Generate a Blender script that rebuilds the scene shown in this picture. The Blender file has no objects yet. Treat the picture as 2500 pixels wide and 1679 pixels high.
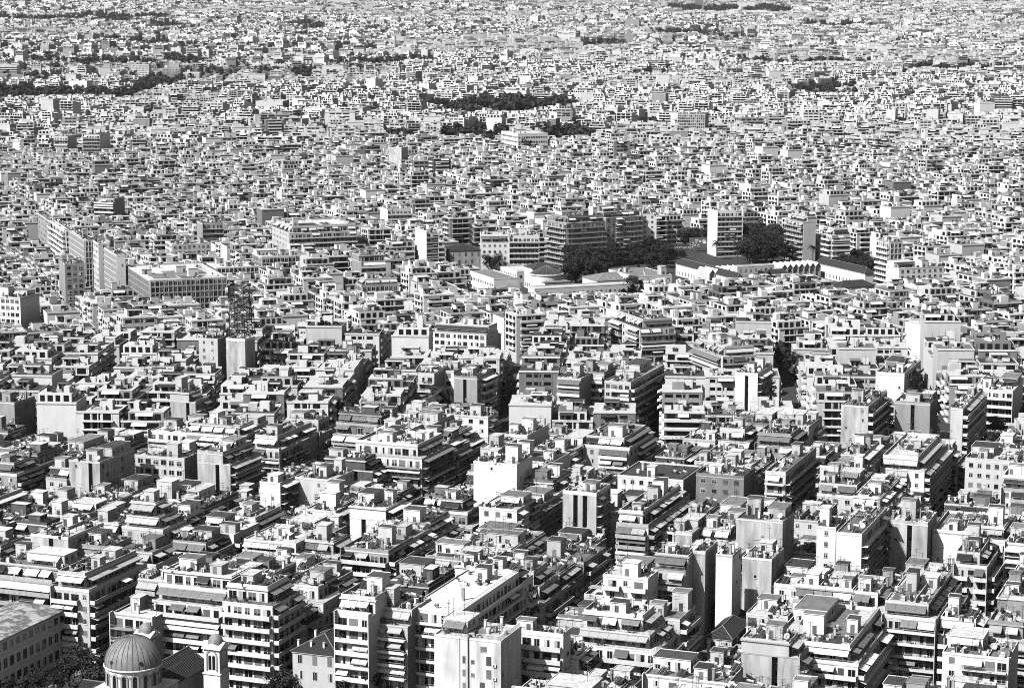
import bpy, math, random, time
import numpy as np
from mathutils import Vector

T0 = time.time()
R = random.Random(7)
NR = np.random.default_rng(11)
scene = bpy.context.scene
COL = scene.collection

# ------------------------------------------------------------------ camera
F = 5460.0            # focal length in pixels of the 2500 px wide photograph
CX, CY, YH = 1250.0, 839.5, -40.0
H = 168.0             # camera height over the streets
PITCH = math.atan((CY - YH) / F)
CP, SP = math.cos(PITCH), math.sin(PITCH)
cam_d = bpy.data.cameras.new('camera')
cam_d.sensor_fit = 'HORIZONTAL'
cam_d.sensor_width = 36.0
cam_d.lens = F / 2500.0 * 36.0
cam_d.clip_start = 1.0
cam_d.clip_end = 30000.0
cam = bpy.data.objects.new('camera', cam_d)
COL.objects.link(cam)
cam.location = (0, 0, H)
cam.rotation_euler = (math.pi / 2 - PITCH, 0, 0)
scene.camera = cam

# ------------------------------------------------------------------ sky and sun (a monochrome photograph: neutral light)
SUN_AZ = (-0.79, -0.613)          # horizontal direction towards the sun
SUN_EL = math.radians(47)
world = bpy.data.worlds.new('World')
scene.world = world
world.use_nodes = True
wn = world.node_tree.nodes
wl = world.node_tree.links
bg = wn['Background']
sky = wn.new('ShaderNodeTexSky')
sky.sky_type = 'NISHITA'
sky.sun_disc = False
sky.sun_elevation = SUN_EL
sky.sun_rotation = math.atan2(SUN_AZ[0], SUN_AZ[1])
sepc = wn.new('ShaderNodeSeparateColor')      # black and white conversion through a red filter
wl.new(sky.outputs[0], sepc.inputs[0])
wl.new(sepc.outputs[0], bg.inputs[0])
bg.inputs[1].default_value = 0.11
sun_d = bpy.data.lights.new('sun', 'SUN')
sun_d.energy = 5.0
sun_d.angle = math.radians(0.5)
sun_d.color = (1, 1, 1)
sun = bpy.data.objects.new('sun', sun_d)
COL.objects.link(sun)
sd = Vector((SUN_AZ[0] * math.cos(SUN_EL), SUN_AZ[1] * math.cos(SUN_EL), math.sin(SUN_EL)))
sun.rotation_euler = (-sd).to_track_quat('-Z', 'Y').to_euler()
sun.location = (-300, -200, 600)

vs = scene.view_settings
vs.view_transform = 'Standard'
vs.look = 'None'
vs.exposure = 0.4
vs.gamma = 1.0
vs.use_curve_mapping = False
scene.display_settings.display_device = 'sRGB'
cy = scene.cycles
cy.max_bounces = 4
cy.diffuse_bounces = 0
cy.glossy_bounces = 2
cy.transmission_bounces = 2
cy.volume_bounces = 0
cy.caustics_reflective = False
cy.caustics_refractive = False
cy.use_denoising = False
cy.pixel_filter_type = 'BLACKMAN_HARRIS'
cy.filter_width = 1.0


def ray(px, py):
    a, b = (px - CX) / F, -(py - CY) / F
    return (a, CP + b * SP, -SP + b * CP)


def P(px, py, z):
    d = ray(px, py)
    t = (z - H) / d[2]
    return (d[0] * t, d[1] * t)


def proj(x, y, z):
    dz = z - H
    depth = y * CP - dz * SP
    up = y * SP + dz * CP
    return CX + F * x / depth, CY - F * up / depth


def ground_z(r):
    t = np.maximum(0.0, (np.asarray(r, dtype=float) - 2600.0) / 8000.0)
    return 110.0 * t ** 1.4


# ------------------------------------------------------------------ materials (greys: the photograph is black and white)
MAT = {}


def material(name, col, var=0.12, stain=0.0, scale=0.35, streak=0.25, rough=0.9, rnd=0.10, spec=0.2, metallic=0.0, bump=0.0):
    m = bpy.data.materials.new(name)
    m.use_nodes = True
    nt = m.node_tree
    N, L = nt.nodes, nt.links
    b = N['Principled BSDF']
    b.inputs['Roughness'].default_value = rough
    b.inputs['Metallic'].default_value = metallic
    b.inputs['Specular IOR Level'].default_value = spec
    tc = N.new('ShaderNodeTexCoord')
    mp = N.new('ShaderNodeMapping')
    mp.inputs['Scale'].default_value = (1, 1, streak)
    L.new(tc.outputs['Object'], mp.inputs[0])
    oi = N.new('ShaderNodeObjectInfo')
    # each object gets its own patch of the noise
    add = N.new('ShaderNodeVectorMath'); add.operation = 'ADD'
    sc = N.new('ShaderNodeMath'); sc.operation = 'MULTIPLY'; sc.inputs[1].default_value = 173.0
    L.new(oi.outputs['Random'], sc.inputs[0])
    L.new(mp.outputs[0], add.inputs[0]); L.new(sc.outputs[0], add.inputs[1])
    n1 = N.new('ShaderNodeTexNoise')
    n1.inputs['Scale'].default_value = scale
    n1.inputs['Detail'].default_value = 6.0
    n1.inputs['Roughness'].default_value = 0.65
    L.new(add.outputs[0], n1.inputs['Vector'])
    mr = N.new('ShaderNodeMapRange')
    mr.inputs[1].default_value = 0.3; mr.inputs[2].default_value = 0.7
    mr.inputs[3].default_value = 1.0 - var - stain; mr.inputs[4].default_value = 1.0 + var
    L.new(n1.outputs[0], mr.inputs[0])
    mo = N.new('ShaderNodeMapRange')
    mo.inputs[3].default_value = 1.0 - rnd; mo.inputs[4].default_value = 1.0 + rnd
    L.new(oi.outputs['Random'], mo.inputs[0])
    mu = N.new('ShaderNodeMath'); mu.operation = 'MULTIPLY'
    L.new(mr.outputs[0], mu.inputs[0]); L.new(mo.outputs[0], mu.inputs[1])
    mv = N.new('ShaderNodeMath'); mv.operation = 'MULTIPLY'; mv.inputs[1].default_value = col; mv.use_clamp = True
    L.new(mu.outputs[0], mv.inputs[0])
    cc = N.new('ShaderNodeCombineColor')
    for i in range(3):
        L.new(mv.outputs[0], cc.inputs[i])
    L.new(cc.outputs[0], b.inputs['Base Color'])
    if bump:
        bp = N.new('ShaderNodeBump'); bp.inputs['Strength'].default_value = bump; bp.inputs['Distance'].default_value = 0.2
        L.new(n1.outputs[0], bp.inputs['Height']); L.new(bp.outputs[0], b.inputs['Normal'])
    MAT[name] = m
    return m


material('plaster_white', 0.76, 0.05, 0.08, 0.5, 0.2)
material('plaster_cream', 0.58, 0.07, 0.12, 0.5, 0.2)
material('plaster_grey', 0.34, 0.10, 0.14, 0.5, 0.2)
material('concrete', 0.22, 0.12, 0.16, 0.6, 0.22)
material('plaster_dark', 0.10, 0.12, 0.10, 0.6, 0.22)
material('party_wall', 0.60, 0.08, 0.52, 0.42, 0.16)
material('weathered_white', 0.82, 0.06, 0.46, 0.34, 0.2, rnd=0.04)
material('roof_light', 0.62, 0.12, 0.34, 0.9, 1.0, rnd=0.15)
material('roof_grey', 0.18, 0.18, 0.20, 0.5, 1.0, rnd=0.25)
material('roof_dark', 0.06, 0.2, 0.2, 0.5, 1.0, rnd=0.25)
material('roof_tile', 0.05, 0.25, 0.15, 2.5, 1.0)
material('slab_white', 0.74, 0.06, 0.16, 1.2, 0.3)
material('slab_grey', 0.45, 0.1, 0.2, 1.2, 0.3)
material('awning_white', 0.72, 0.04, 0.08, 1.5, 1.0, rnd=0.06)
material('awning_light', 0.42, 0.06, 0.08, 1.5, 1.0, rnd=0.2)
material('awning_mid', 0.16, 0.08, 0.1, 1.5, 1.0, rnd=0.3)
material('awning_dark', 0.04, 0.1, 0.1, 1.5, 1.0, rnd=0.35)
material('glass', 0.016, 0.2, 0.1, 0.8, 1.0, rough=0.15, spec=0.4, rnd=0.3)
material('frame_white', 0.70, 0.05, 0.1, 2.0, 1.0)
material('shutter', 0.14, 0.1, 0.1, 2.0, 1.0, rnd=0.6)
material('curtain', 0.55, 0.1, 0.2, 3.0, 0.3, rnd=0.3)
material('metal_dark', 0.07, 0.1, 0.1, 3.0, 1.0, rough=0.6, rnd=0.4)
material('metal_light', 0.45, 0.1, 0.1, 3.0, 1.0, rough=0.5, rnd=0.3)
material('solar_panel', 0.03, 0.1, 0.1, 3.0, 1.0, rough=0.12, spec=0.5)
material('tank', 0.55, 0.1, 0.15, 3.0, 1.0, rough=0.35, rnd=0.3)
material('dish', 0.5, 0.05, 0.1, 2.0, 1.0)
material('leaves', 0.03, 0.35, 0.1, 1.2, 1.0, rough=0.7, rnd=0.35)
material('leaves_light', 0.07, 0.3, 0.1, 1.2, 1.0, rough=0.7, rnd=0.3)
material('bark', 0.09, 0.2, 0.1, 4.0, 0.3)
material('asphalt', 0.05, 0.2, 0.1, 0.3, 1.0)
material('paving', 0.18, 0.12, 0.15, 0.8, 1.0)
material('dome_lead', 0.26, 0.16, 0.22, 0.7, 0.5, rough=0.6)
material('dome_rib', 0.10, 0.1, 0.1, 2.0, 1.0)
material('terrain', 0.16, 0.3, 0.2, 0.01, 1.0)


def clad(name, col, mortar, bw, bh):     # tiled roofs: courses of pantiles as fine relief
    m = material(name, col, 0.2, 0.15, 1.5, 1.0)
    nt = m.node_tree
    N, L = nt.nodes, nt.links
    tc = N.new('ShaderNodeTexCoord')
    w = N.new('ShaderNodeTexWave'); w.wave_type = 'BANDS'; w.bands_direction = 'X'
    w.inputs['Scale'].default_value = bw
    w.inputs['Distortion'].default_value = 0.6
    L.new(tc.outputs['Object'], w.inputs['Vector'])
    bp = N.new('ShaderNodeBump'); bp.inputs['Strength'].default_value = 1.0; bp.inputs['Distance'].default_value = 0.25
    L.new(w.outputs[1], bp.inputs['Height'])
    L.new(bp.outputs[0], N['Principled BSDF'].inputs['Normal'])
    return m


clad('pantile', 0.06, 0.04, 1.1, 1)


# ------------------------------------------------------------------ mesh helpers
class MB:
    """collects boxes, bars and sheets, then becomes one mesh"""
    def __init__(s):
        s.v, s.f, s.m, s.names = [], [], [], []

    def mi(s, mat):
        if mat not in s.names:
            s.names.append(mat)
        return s.names.index(mat)

    def poly(s, pts, mat):
        n = len(s.v)
        s.v.extend(pts)
        s.f.append(tuple(range(n, n + len(pts))))
        s.m.append(s.mi(mat))

    def box(s, x0, x1, y0, y1, z0, z1, mat, top=None):
        n = len(s.v)
        s.v.extend([(x0, y0, z0), (x1, y0, z0), (x1, y1, z0), (x0, y1, z0),
                    (x0, y0, z1), (x1, y0, z1), (x1, y1, z1), (x0, y1, z1)])
        k = s.mi(mat)
        t = s.mi(top) if top else k
        for q, mm in (((0, 1, 5, 4), k), ((1, 2, 6, 5), k), ((2, 3, 7, 6), k), ((3, 0, 4, 7), k), ((4, 5, 6, 7), t), ((3, 2, 1, 0), k)):
            s.f.append(tuple(n + i for i in q))
            s.m.append(mm)

    def bar(s, p, q, r, mat, n=4):
        p, q = Vector(p), Vector(q)
        d = (q - p).normalized()
        a = d.orthogonal().normalized()
        b = d.cross(a)
        k = len(s.v)
        for e in (p, q):
            for i in range(n):
                t = 2 * math.pi * (i + 0.5) / n
                s.v.append(tuple(e + a * (r * math.cos(t)) + b * (r * math.sin(t))))
        mm = s.mi(mat)
        for i in range(n):
            j = (i + 1) % n
            s.f.append((k + i, k + j, k + n + j, k + n + i)); s.m.append(mm)
        s.f.append(tuple(k + i for i in reversed(range(n)))); s.m.append(mm)
        s.f.append(tuple(k + n + i for i in range(n))); s.m.append(mm)

    def lathe(s, prof, n, mat, cx=0.0, cy=0.0, a0=0.0, a1=2 * math.pi, caps=False):
        k = len(s.v)
        full = abs(a1 - a0 - 2 * math.pi) < 1e-6
        c = n if full else n + 1
        for (r, z) in prof:
            for i in range(c):
                t = a0 + (a1 - a0) * i / n
                s.v.append((cx + r * math.cos(t), cy + r * math.sin(t), z))
        mm = s.mi(mat)
        for j in range(len(prof) - 1):
            for i in range(n):
                i2 = (i + 1) % c
                s.f.append((k + j * c + i, k + j * c + i2, k + (j + 1) * c + i2, k + (j + 1) * c + i))
                s.m.append(mm)

    def mesh(s, name):
        me = bpy.data.meshes.new(name)
        me.from_pydata(s.v, [], s.f)
        for n in s.names:
            me.materials.append(MAT[n])
        me.polygons.foreach_set('material_index', s.m)
        me.update()
        return me


def part(name, me, parent=None, loc=(0, 0, 0), rz=0.0, scale=None):
    o = bpy.data.objects.new(name, me)
    COL.objects.link(o)
    if parent is not None:
        o.parent = parent
    o.location = loc
    if rz:
        o.rotation_euler = (0, 0, rz)
    if scale:
        o.scale = scale
    return o


def thing(name, label, cat, loc, rz=0.0, group=None):
    o = bpy.data.objects.new(name, None)
    COL.objects.link(o)
    o.location = loc
    o.rotation_euler = (0, 0, rz)
    o['label'] = label
    o['category'] = cat
    if group:
        o['group'] = group
    return o


def tag(o, label, cat, group=None):
    o['label'] = label
    o['category'] = cat
    if group:
        o['group'] = group


def structure(name, me, loc=(0, 0, 0)):
    o = part(name, me, None, loc)
    o['kind'] = 'structure'
    return o


CACHE = {}


def cached(key, fn):
    if key not in CACHE:
        b = MB()
        fn(b)
        CACHE[key] = b.mesh(key[0])
    return CACHE[key]


# ---- the kit of parts of an apartment block; every piece lies along +x from 0, outward is -y
def k_balcony(L, dep, kind, tone):
    L = max(1.0, round(L * 2) / 2)
    def fn(b):
        b.box(0, L, -dep, 0, -0.16, 0, tone)
        if kind == 'solid':
            b.box(0, L, -dep - 0.03, -dep + 0.09, -0.2, 0.92, tone)
            b.box(0.003, 0.1, -dep + 0.09, -0.01, 0, 0.9, tone)
            b.box(L - 0.1, L - 0.003, -dep + 0.09, -0.01, 0, 0.9, tone)
        elif kind == 'half':
            b.box(0, L, -dep - 0.03, -dep + 0.09, -0.2, 0.5, tone)
            b.box(0, L, -dep, -dep + 0.05, 0.88, 0.94, 'metal_light')
            for i in range(int(L / 0.5) + 1):
                x = min(L - 0.03, i * 0.5)
                b.box(x, x + 0.03, -dep + 0.01, -dep + 0.04, 0.5, 0.88, 'metal_light')
        else:
            mt = 'metal_dark' if kind == 'rail' else 'metal_light'
            b.box(0, L, -dep, -dep + 0.05, 0.92, 0.98, mt)
            b.box(0, L, -dep + 0.005, -dep + 0.045, 0.08, 0.12, mt)
            for i in range(int(L / 0.22) + 1):
                x = min(L - 0.03, i * 0.22)
                b.box(x, x + 0.03, -dep + 0.01, -dep + 0.04, 0.12, 0.92, mt)
            for x in (0.0, L - 0.04):
                b.box(x, x + 0.04, -dep + 0.05, -0.01, 0.92, 0.98, mt)
                b.box(x, x + 0.04, -dep * 0.5, -dep * 0.5 + 0.03, 0, 0.92, mt)
    return cached(('balcony', L, dep, kind, tone), fn)


def k_terrace_rail(L, kind, tone):
    L = max(1.0, round(L * 2) / 2)
    def fn(b):
        if kind in ('solid', 'half'):
            b.box(0, L, -0.1, 0.05, 0, 0.55 if kind == 'half' else 0.85, tone)
        if kind != 'solid':
            z0 = 0.55 if kind == 'half' else 0.0
            mt = 'metal_dark' if kind == 'rail' else 'metal_light'
            b.box(0, L, -0.05, 0.0, 0.92, 0.97, mt)
            for i in range(int(L / 0.3) + 1):
                x = min(L - 0.03, i * 0.3)
                b.box(x, x + 0.03, -0.04, -0.01, z0, 0.92, mt)
    return cached(('terrace_rail', L, kind, tone), fn)


def k_awning(L, out, drop, tone):
    L = max(1.0, round(L * 2) / 2)
    def fn(b):
        k = max(1, round(L / 2.4))
        w = L / k
        for i in range(k):
            x0, x1 = i * w + 0.03, (i + 1) * w - 0.03
            z = -0.02 * (i % 2)
            b.poly([(x0, 0, z), (x0, -out, -drop + z), (x1, -out, -drop + z), (x1, 0, z)], tone)
            b.poly([(x0, 0, z - 0.03), (x1, 0, z - 0.03), (x1, -out, -drop + z - 0.03), (x0, -out, -drop + z - 0.03)], tone)
            b.poly([(x0, -out - 0.01, -drop + z), (x0, -out - 0.01, -drop + z - 0.26), (x1, -out - 0.01, -drop + z - 0.26), (x1, -out - 0.01, -drop + z)], tone)
            b.bar((x0 + 0.05, -0.02, -drop - 0.5), (x0 + 0.05, -out, -drop - 0.05), 0.025, 'metal_dark', 3)
        b.bar((0, -out, -drop - 0.02), (L, -out, -drop - 0.02), 0.035, 'metal_light', 4)
        b.box(0, L, -0.14, -0.01, 0.02, 0.14, 'metal_light')
    return cached(('awning', L, out, drop, tone), fn)


def k_window(w, h, kind, pane=True):
    """kind: door (balcony door with shutter), win, ribbon"""
    def fn(b):
        fr = 'frame_white' if kind[-1] != 'd' else 'shutter'
        t = 0.08
        b.box(0, w, -0.07, 0, h - t, h, fr)
        b.box(0, w, -0.07, 0, 0, t, fr)
        b.box(0, t, -0.065, 0, t, h - t, fr)
        b.box(w - t, w, -0.065, 0, t, h - t, fr)
        if w > 1.0:
            b.box(w / 2 - 0.04, w / 2 + 0.04, -0.06, 0, t, h - t, fr)
        if pane:
            b.poly([(t, -0.02, t), (w - t, -0.02, t), (w - t, -0.02, h - t), (t, -0.02, h - t)], 'glass')
        if kind.startswith('shut'):      # roller shutter partly down
            b.box(t, w - t, -0.055, -0.025, h * 0.45, h - t, 'shutter')
        elif kind.startswith('closed'):
            b.box(t, w - t, -0.055, -0.025, t, h - t, 'shutter')
        elif kind.startswith('curt'):
            b.box(t, w / 2 - 0.04, -0.035, -0.025, t, h - t, 'curtain')
        if h < 1.9:
            b.box(-0.08, w + 0.08, -0.14, 0, -0.06, 0, 'slab_white')
    return cached(('window', w, h, kind, pane), fn)


def k_pane(w, h):
    def fn(b):
        b.poly([(0.08, -0.02, 0.08), (w - 0.08, -0.02, 0.08), (w - 0.08, -0.02, h - 0.08), (0.08, -0.02, h - 0.08)], 'glass')
    return cached(('pane', w, h), fn)


def k_solar(part_):
    t = math.radians(42)
    c, s = math.cos(t), math.sin(t)
    def stand(b):
        for x in (-1.0, 1.0):
            b.bar((x, 0.0, 0.1), (x, 1.5, 1.5), 0.03, 'metal_light')
            b.bar((x, 1.5, 0.0), (x, 1.5, 1.6), 0.03, 'metal_light')
            b.bar((x, 0.0, 0.0), (x, 1.6, 0.0), 0.03, 'metal_light')
    def panel(b):
        for x in (-1.08, 0.04):
            p = [(x, -0.05, 0.12), (x + 1.04, -0.05, 0.12), (x + 1.04, -0.05 + 2.0 * c, 0.12 + 2.0 * s), (x, -0.05 + 2.0 * c, 0.12 + 2.0 * s)]
            q = [(a, y + 0.09 * s, z - 0.09 * c) for a, y, z in p]
            b.poly(p, 'solar_panel')
            b.poly(list(reversed(q)), 'metal_light')
            for i in range(4):
                j = (i + 1) % 4
                b.poly([q[i], q[j], p[j], p[i]], 'metal_light')
            m = [tuple((p[0][k] + p[1][k]) / 2 for k in range(3)), tuple((p[2][k] + p[3][k]) / 2 for k in range(3))]
            b.bar((m[0][0], m[0][1] - 0.01, m[0][2] + 0.02), (m[1][0], m[1][1] - 0.01, m[1][2] + 0.02), 0.02, 'metal_light', 3)
    def tank(b):
        b.bar((-1.0, 1.62, 1.78), (1.0, 1.62, 1.78), 0.29, 'tank', 10)
    def joint(b):
        stand(b); panel(b); tank(b)
    return cached(('solar_heater', part_), dict(stand=stand, panel=panel, tank=tank, all=joint)[part_])


def k_antenna(v):
    def fn(b):
        rr = random.Random(v)
        h = rr.uniform(2.6, 4.6)
        b.bar((0, 0, 0), (0, 0, h), 0.045, 'metal_dark', 4)
        for k in range(rr.randint(1, 2)):
            z = h - 0.15 - k * 0.7
            a = rr.uniform(0, 6.28)
            dx, dy = math.cos(a), math.sin(a)
            b.bar((-dx * 0.7, -dy * 0.7, z), (dx * 0.9, dy * 0.9, z), 0.025, 'metal_dark', 3)
            for i in range(6):
                t = -0.6 + i * 0.28
                l = 0.5 - i * 0.05
                b.bar((dx * t - dy * l, dy * t + dx * l, z), (dx * t + dy * l, dy * t - dx * l, z), 0.018, 'metal_dark', 3)
    return cached(('antenna', v), fn)


def k_dish(v):
    def fn(b):
        r = (0.42, 0.6, 0.8)[v % 3]
        d = Vector((-0.35, -0.8, 0.55)).normalized()
        a = d.orthogonal().normalized()
        e = d.cross(a)
        c = Vector((0, 0, 1.2))
        n, k = 14, len(b.v)
        rings = [(0.02, 0.0), (0.5 * r, 0.05 * r), (r, 0.22 * r)]
        for q, off in rings:
            for i in range(n):
                t = 2 * math.pi * i / n
                b.v.append(tuple(c + d * off + a * (q * math.cos(t)) + e * (q * math.sin(t))))
        mm = b.mi('dish')
        for j in range(2):
            for i in range(n):
                i2 = (i + 1) % n
                b.f.append((k + j * n + i, k + j * n + i2, k + (j + 1) * n + i2, k + (j + 1) * n + i)); b.m.append(mm)
        b.bar((0, 0.1, 0), (0, 0.1, 1.2), 0.05, 'metal_dark', 4)
        b.bar(c, c + d * r * 0.9, 0.025, 'metal_dark', 3)
    return cached(('satellite_dish', v), fn)


def k_chimney(v):
    def fn(b):
        h = (1.4, 2.0, 2.8)[v % 3]
        b.box(-0.3, 0.3, -0.3, 0.3, 0, h, ('plaster_cream', 'plaster_white', 'plaster_grey')[v % 3])
        b.box(-0.4, 0.4, -0.4, 0.4, h + 0.18, h + 0.28, 'slab_grey')
        for x in (-0.26, 0.18):
            b.box(x, x + 0.08, -0.26, 0.26, h, h + 0.18, 'slab_grey')
    return cached(('chimney', v), fn)


def leaf_cloud(b, clumps, n, size, seed, mat='leaves'):
    rr = random.Random(seed)
    tot = sum(c[3] ** 2 for c in clumps)
    for (cx, cy_, cz, r, fz) in clumps:
        for _ in range(max(6, int(n * r * r / tot))):
            while True:
                p = Vector((rr.uniform(-1, 1), rr.uniform(-1, 1), rr.uniform(-1, 1)))
                if 0.25 < p.length <= 1:
                    break
            p = p * (0.55 + 0.45 * rr.random()) if p.length < 0.7 else p
            c = Vector((cx + p.x * r, cy_ + p.y * r, cz + p.z * r * fz))
            nrm = (p + Vector((rr.uniform(-.8, .8), rr.uniform(-.8, .8), rr.uniform(-.3, 1.0)))).normalized()
            a = nrm.orthogonal().normalized()
            a.rotate(__import__('mathutils').Quaternion(nrm, rr.uniform(0, 6.28)))
            e = nrm.cross(a)
            s1, s2 = size * rr.uniform(0.6, 1.2), size * rr.uniform(0.35, 0.8)
            b.poly([tuple(c - a * s1), tuple(c - e * s2 + nrm * 0.1 * size), tuple(c + a * s1), tuple(c + e * s2)], mat)


def k_plant(v):
    def fn(b):
        rr = random.Random(v + 40)
        b.box(-0.25, 0.25, -0.22, 0.22, 0, 0.35, 'plaster_grey')
        cl = [(rr.uniform(-.5, .5), rr.uniform(-.2, .2), rr.uniform(.55, 1.1 + .3 * (v % 3)), rr.uniform(.3, .5), 1.0) for _ in range(4)]
        leaf_cloud(b, cl, 90, 0.16, v, 'leaves' if v % 2 else 'leaves_light')
    return cached(('plant', v), fn)


def k_bulkhead(w, d, h, wall, roof):
    def fn(b):
        b.box(-w / 2, w / 2, -d / 2, d / 2, 0, h, wall)
        b.box(-w / 2 - 0.15, w / 2 + 0.15, -d / 2 - 0.15, d / 2 + 0.15, h, h + 0.16, wall, roof)
        b.box(-w / 2 - 0.15, -w / 2 - 0.02, -d / 2 - 0.15, d / 2 + 0.15, h + 0.16, h + 0.3, wall)
        b.box(-w / 2 - 0.02, w / 2 + 0.15, d / 2 + 0.02, d / 2 + 0.15, h + 0.16, h + 0.3, wall)
    return cached(('stair_bulkhead', w, d, h, wall, roof), fn)


def k_pergola(L, D):
    L, D = round(L), round(D)
    def fn(b):
        for x in (0.1, L - 0.1):
            for y in (0.1, D - 0.1):
                b.bar((x, y, 0), (x, y, 2.3), 0.06, 'metal_light')
        n = int(L / 0.6)
        for i in range(n + 1):
            b.box(i * L / n - 0.04, i * L / n + 0.04, 0, D, 2.3, 2.4, 'metal_light')
        b.box(-0.1, L + 0.1, 0.02, 0.1, 2.2, 2.3, 'metal_light')
        b.box(-0.1, L + 0.1, D - 0.1, D - 0.02, 2.2, 2.3, 'metal_light')
    return cached(('pergola', L, D), fn)


def k_junk(v):
    """a heap of roof clutter: boxes, pipes, planks, a chair or two"""
    def fn(b):
        rr = random.Random(v + 300)
        for _ in range(rr.randint(5, 9)):
            x, y = rr.uniform(-1.3, 1.3), rr.uniform(-1.3, 1.3)
            w, d, h = rr.uniform(0.1, 0.5), rr.uniform(0.1, 0.45), rr.uniform(0.25, 1.3)
            b.box(x - w, x + w, y - d, y + d, 0, h, rr.choice(('metal_dark', 'plaster_white', 'shutter', 'tank', 'awning_dark', 'frame_white', 'plaster_grey')))
        for _ in range(rr.randint(1, 3)):
            x, y = rr.uniform(-1.3, 1.3), rr.uniform(-1.3, 1.3)
            b.bar((x, y, 0), (x, y, rr.uniform(1.4, 2.6)), 0.06, 'metal_dark', 4)
        b.bar((-1.3, rr.uniform(-1, 1), 0.12), (1.3, rr.uniform(-1, 1), 0.12), 0.08, rr.choice(('metal_dark', 'metal_light')), 4)
        if rr.random() < 0.5:
            x, y = rr.uniform(-.8, .8), rr.uniform(-.8, .8)
            b.poly([(x - .8, y - .5, 1.3), (x + .8, y - .5, 1.3), (x + .8, y + .6, 1.75), (x - .8, y + .6, 1.75)], rr.choice(('awning_dark', 'awning_mid', 'awning_white')))
            for sx in (-.75, .75):
                b.bar((x + sx, y + .5, 0), (x + sx, y + .5, 1.7), 0.04, 'metal_dark', 4)
    return cached(('roof_clutter', v), fn)


def k_ac():
    def fn(b):
        b.box(0, 0.85, -0.35, -0.03, 0, 0.6, 'frame_white')
        b.poly([(0.1, -0.352, 0.08), (0.55, -0.352, 0.08), (0.55, -0.352, 0.52), (0.1, -0.352, 0.52)], 'metal_dark')
    return cached(('air_conditioner',), fn)


def k_tank():
    def fn(b):
        b.lathe([(0.55, 0.0), (0.6, 0.3), (0.6, 1.1), (0.5, 1.25), (0.05, 1.3)], 12, 'tank')
    return cached(('water_tank',), fn)


def k_shed_roof(L, D):
    L, D = round(L), round(D)
    def fn(b):
        b.box(0, L, 0, D, 2.2, 2.28, 'awning_light')
        for i in range(int(L / 0.5)):
            b.box(i * 0.5 + 0.2, i * 0.5 + 0.26, 0, D, 2.28, 2.33, 'awning_light')
        for x in (0.1, L - 0.1):
            for y in (0.1, D - 0.1):
                b.bar((x, y, 0), (x, y, 2.2), 0.05, 'metal_dark')
    return cached(('canopy', L, D), fn)


# ------------------------------------------------------------------ one apartment block
FH = 3.1
RECTS = []       # footprints (cx, cy, rot, hw, hd, top z)
VIS = []         # (x0, x1, visible down to y, world y of the face)
BUILD = []       # info for the labels
AW = ['awning_white', 'awning_white', 'awning_light', 'awning_mid', 'awning_mid', 'awning_dark']
WALLS = ['plaster_white', 'plaster_cream', 'plaster_grey', 'concrete', 'plaster_dark']
WALLW = [0.38, 0.28, 0.17, 0.12, 0.05]
SUN_LOCAL = math.atan2(SUN_AZ[1], SUN_AZ[0])


def dress_face(root, rng, x0, x1, face, plane, z, fh, pat, first, near, st, out, terr=None, awn_p=0.5):
    """one storey of one facade; face f / r / l; plane = coordinate of the wall; x0..x1 the run along the wall"""
    L = x1 - x0
    def put(name, me, a, zz, parent=root, off=0.0):
        if face == 'f':
            return part(name, me, parent, (x0 + a, plane - off, zz))
        if face == 'r':
            return part(name, me, parent, (plane + off, x0 + a, zz), math.pi / 2)
        return part(name, me, parent, (plane - off, x1 - a, zz), -math.pi / 2)
    for (kind, a, l) in pat:
        if a + l > L + 0.01:
            l = L - a
        if l < 0.9:
            continue
        if kind == 'B':
            if terr is None:
                put('balcony', k_balcony(l, st['dep'], st['rail'], st['slab']), a, z)
            k = max(1, int(l / 2.45))
            for i in range(k):
                w = rng.choice((1.4, 1.8, 2.2, 2.2))
                kd = rng.choice(('door', 'curt', 'shut', 'closed', 'doord', 'curt'))
                aa = a + (i + 0.5) * l / k - w / 2
                win = put('window', k_window(w, 2.2, kd, not near), aa, z + 0.05)
                if near:
                    part('pane', k_pane(w, 2.2), win)
            ku = max(1, round(l / 4.6))
            lu = l / ku
            tone0 = st['awn'] if rng.random() < 0.75 else rng.choice(AW)
            join = rng.random() < 0.35
            sl = ((2.1, 0.5), (1.9, 0.7)) if face == 'r' else ((1.7, 0.75), (2.0, 1.1), (1.5, 1.2))
            o_, d_ = rng.choice(sl)
            if join:
                if rng.random() < awn_p:
                    put('awning', k_awning(l, o_, d_, tone0), a, z + fh - 0.42)
            else:
                for q in range(ku):
                    if rng.random() < awn_p:
                        tone = tone0 if rng.random() < 0.8 else rng.choice(AW)
                        if rng.random() < 0.3:
                            o_, d_ = rng.choice(sl)
                        put('awning', k_awning(lu * rng.choice((0.75, 0.95, 1.0)) - 0.1, o_, d_, tone), a + q * lu + 0.05, z + fh - 0.42)
            if rng.random() < (0.65 if terr else 0.4):
                for _ in range(rng.randint(1, 3 if terr is None else 5)):
                    aa = a + rng.uniform(0.4, max(0.5, l - 0.4))
                    put('plant', k_plant(rng.randint(0, 7)), aa, z + 0.02, off=(st['dep'] - 0.45) if terr is None else terr - 0.5)
            if rng.random() < 0.25:
                put('air_conditioner', k_ac(), a + rng.uniform(0, max(0.1, l - 1)), z + 0.06)
        elif kind == 'W':
            k = max(1, int(l / st['mod']))
            for i in range(k):
                w = st['ww']
                kd = rng.choice(('win', 'shut', 'closed', 'curt', 'wind'))
                win = put('window', k_window(w, st['wh'], kd, not near), a + (i + 0.5) * l / k - w / 2, z + st['sill'])
                if near:
                    part('pane', k_pane(w, st['wh']), win)


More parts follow.
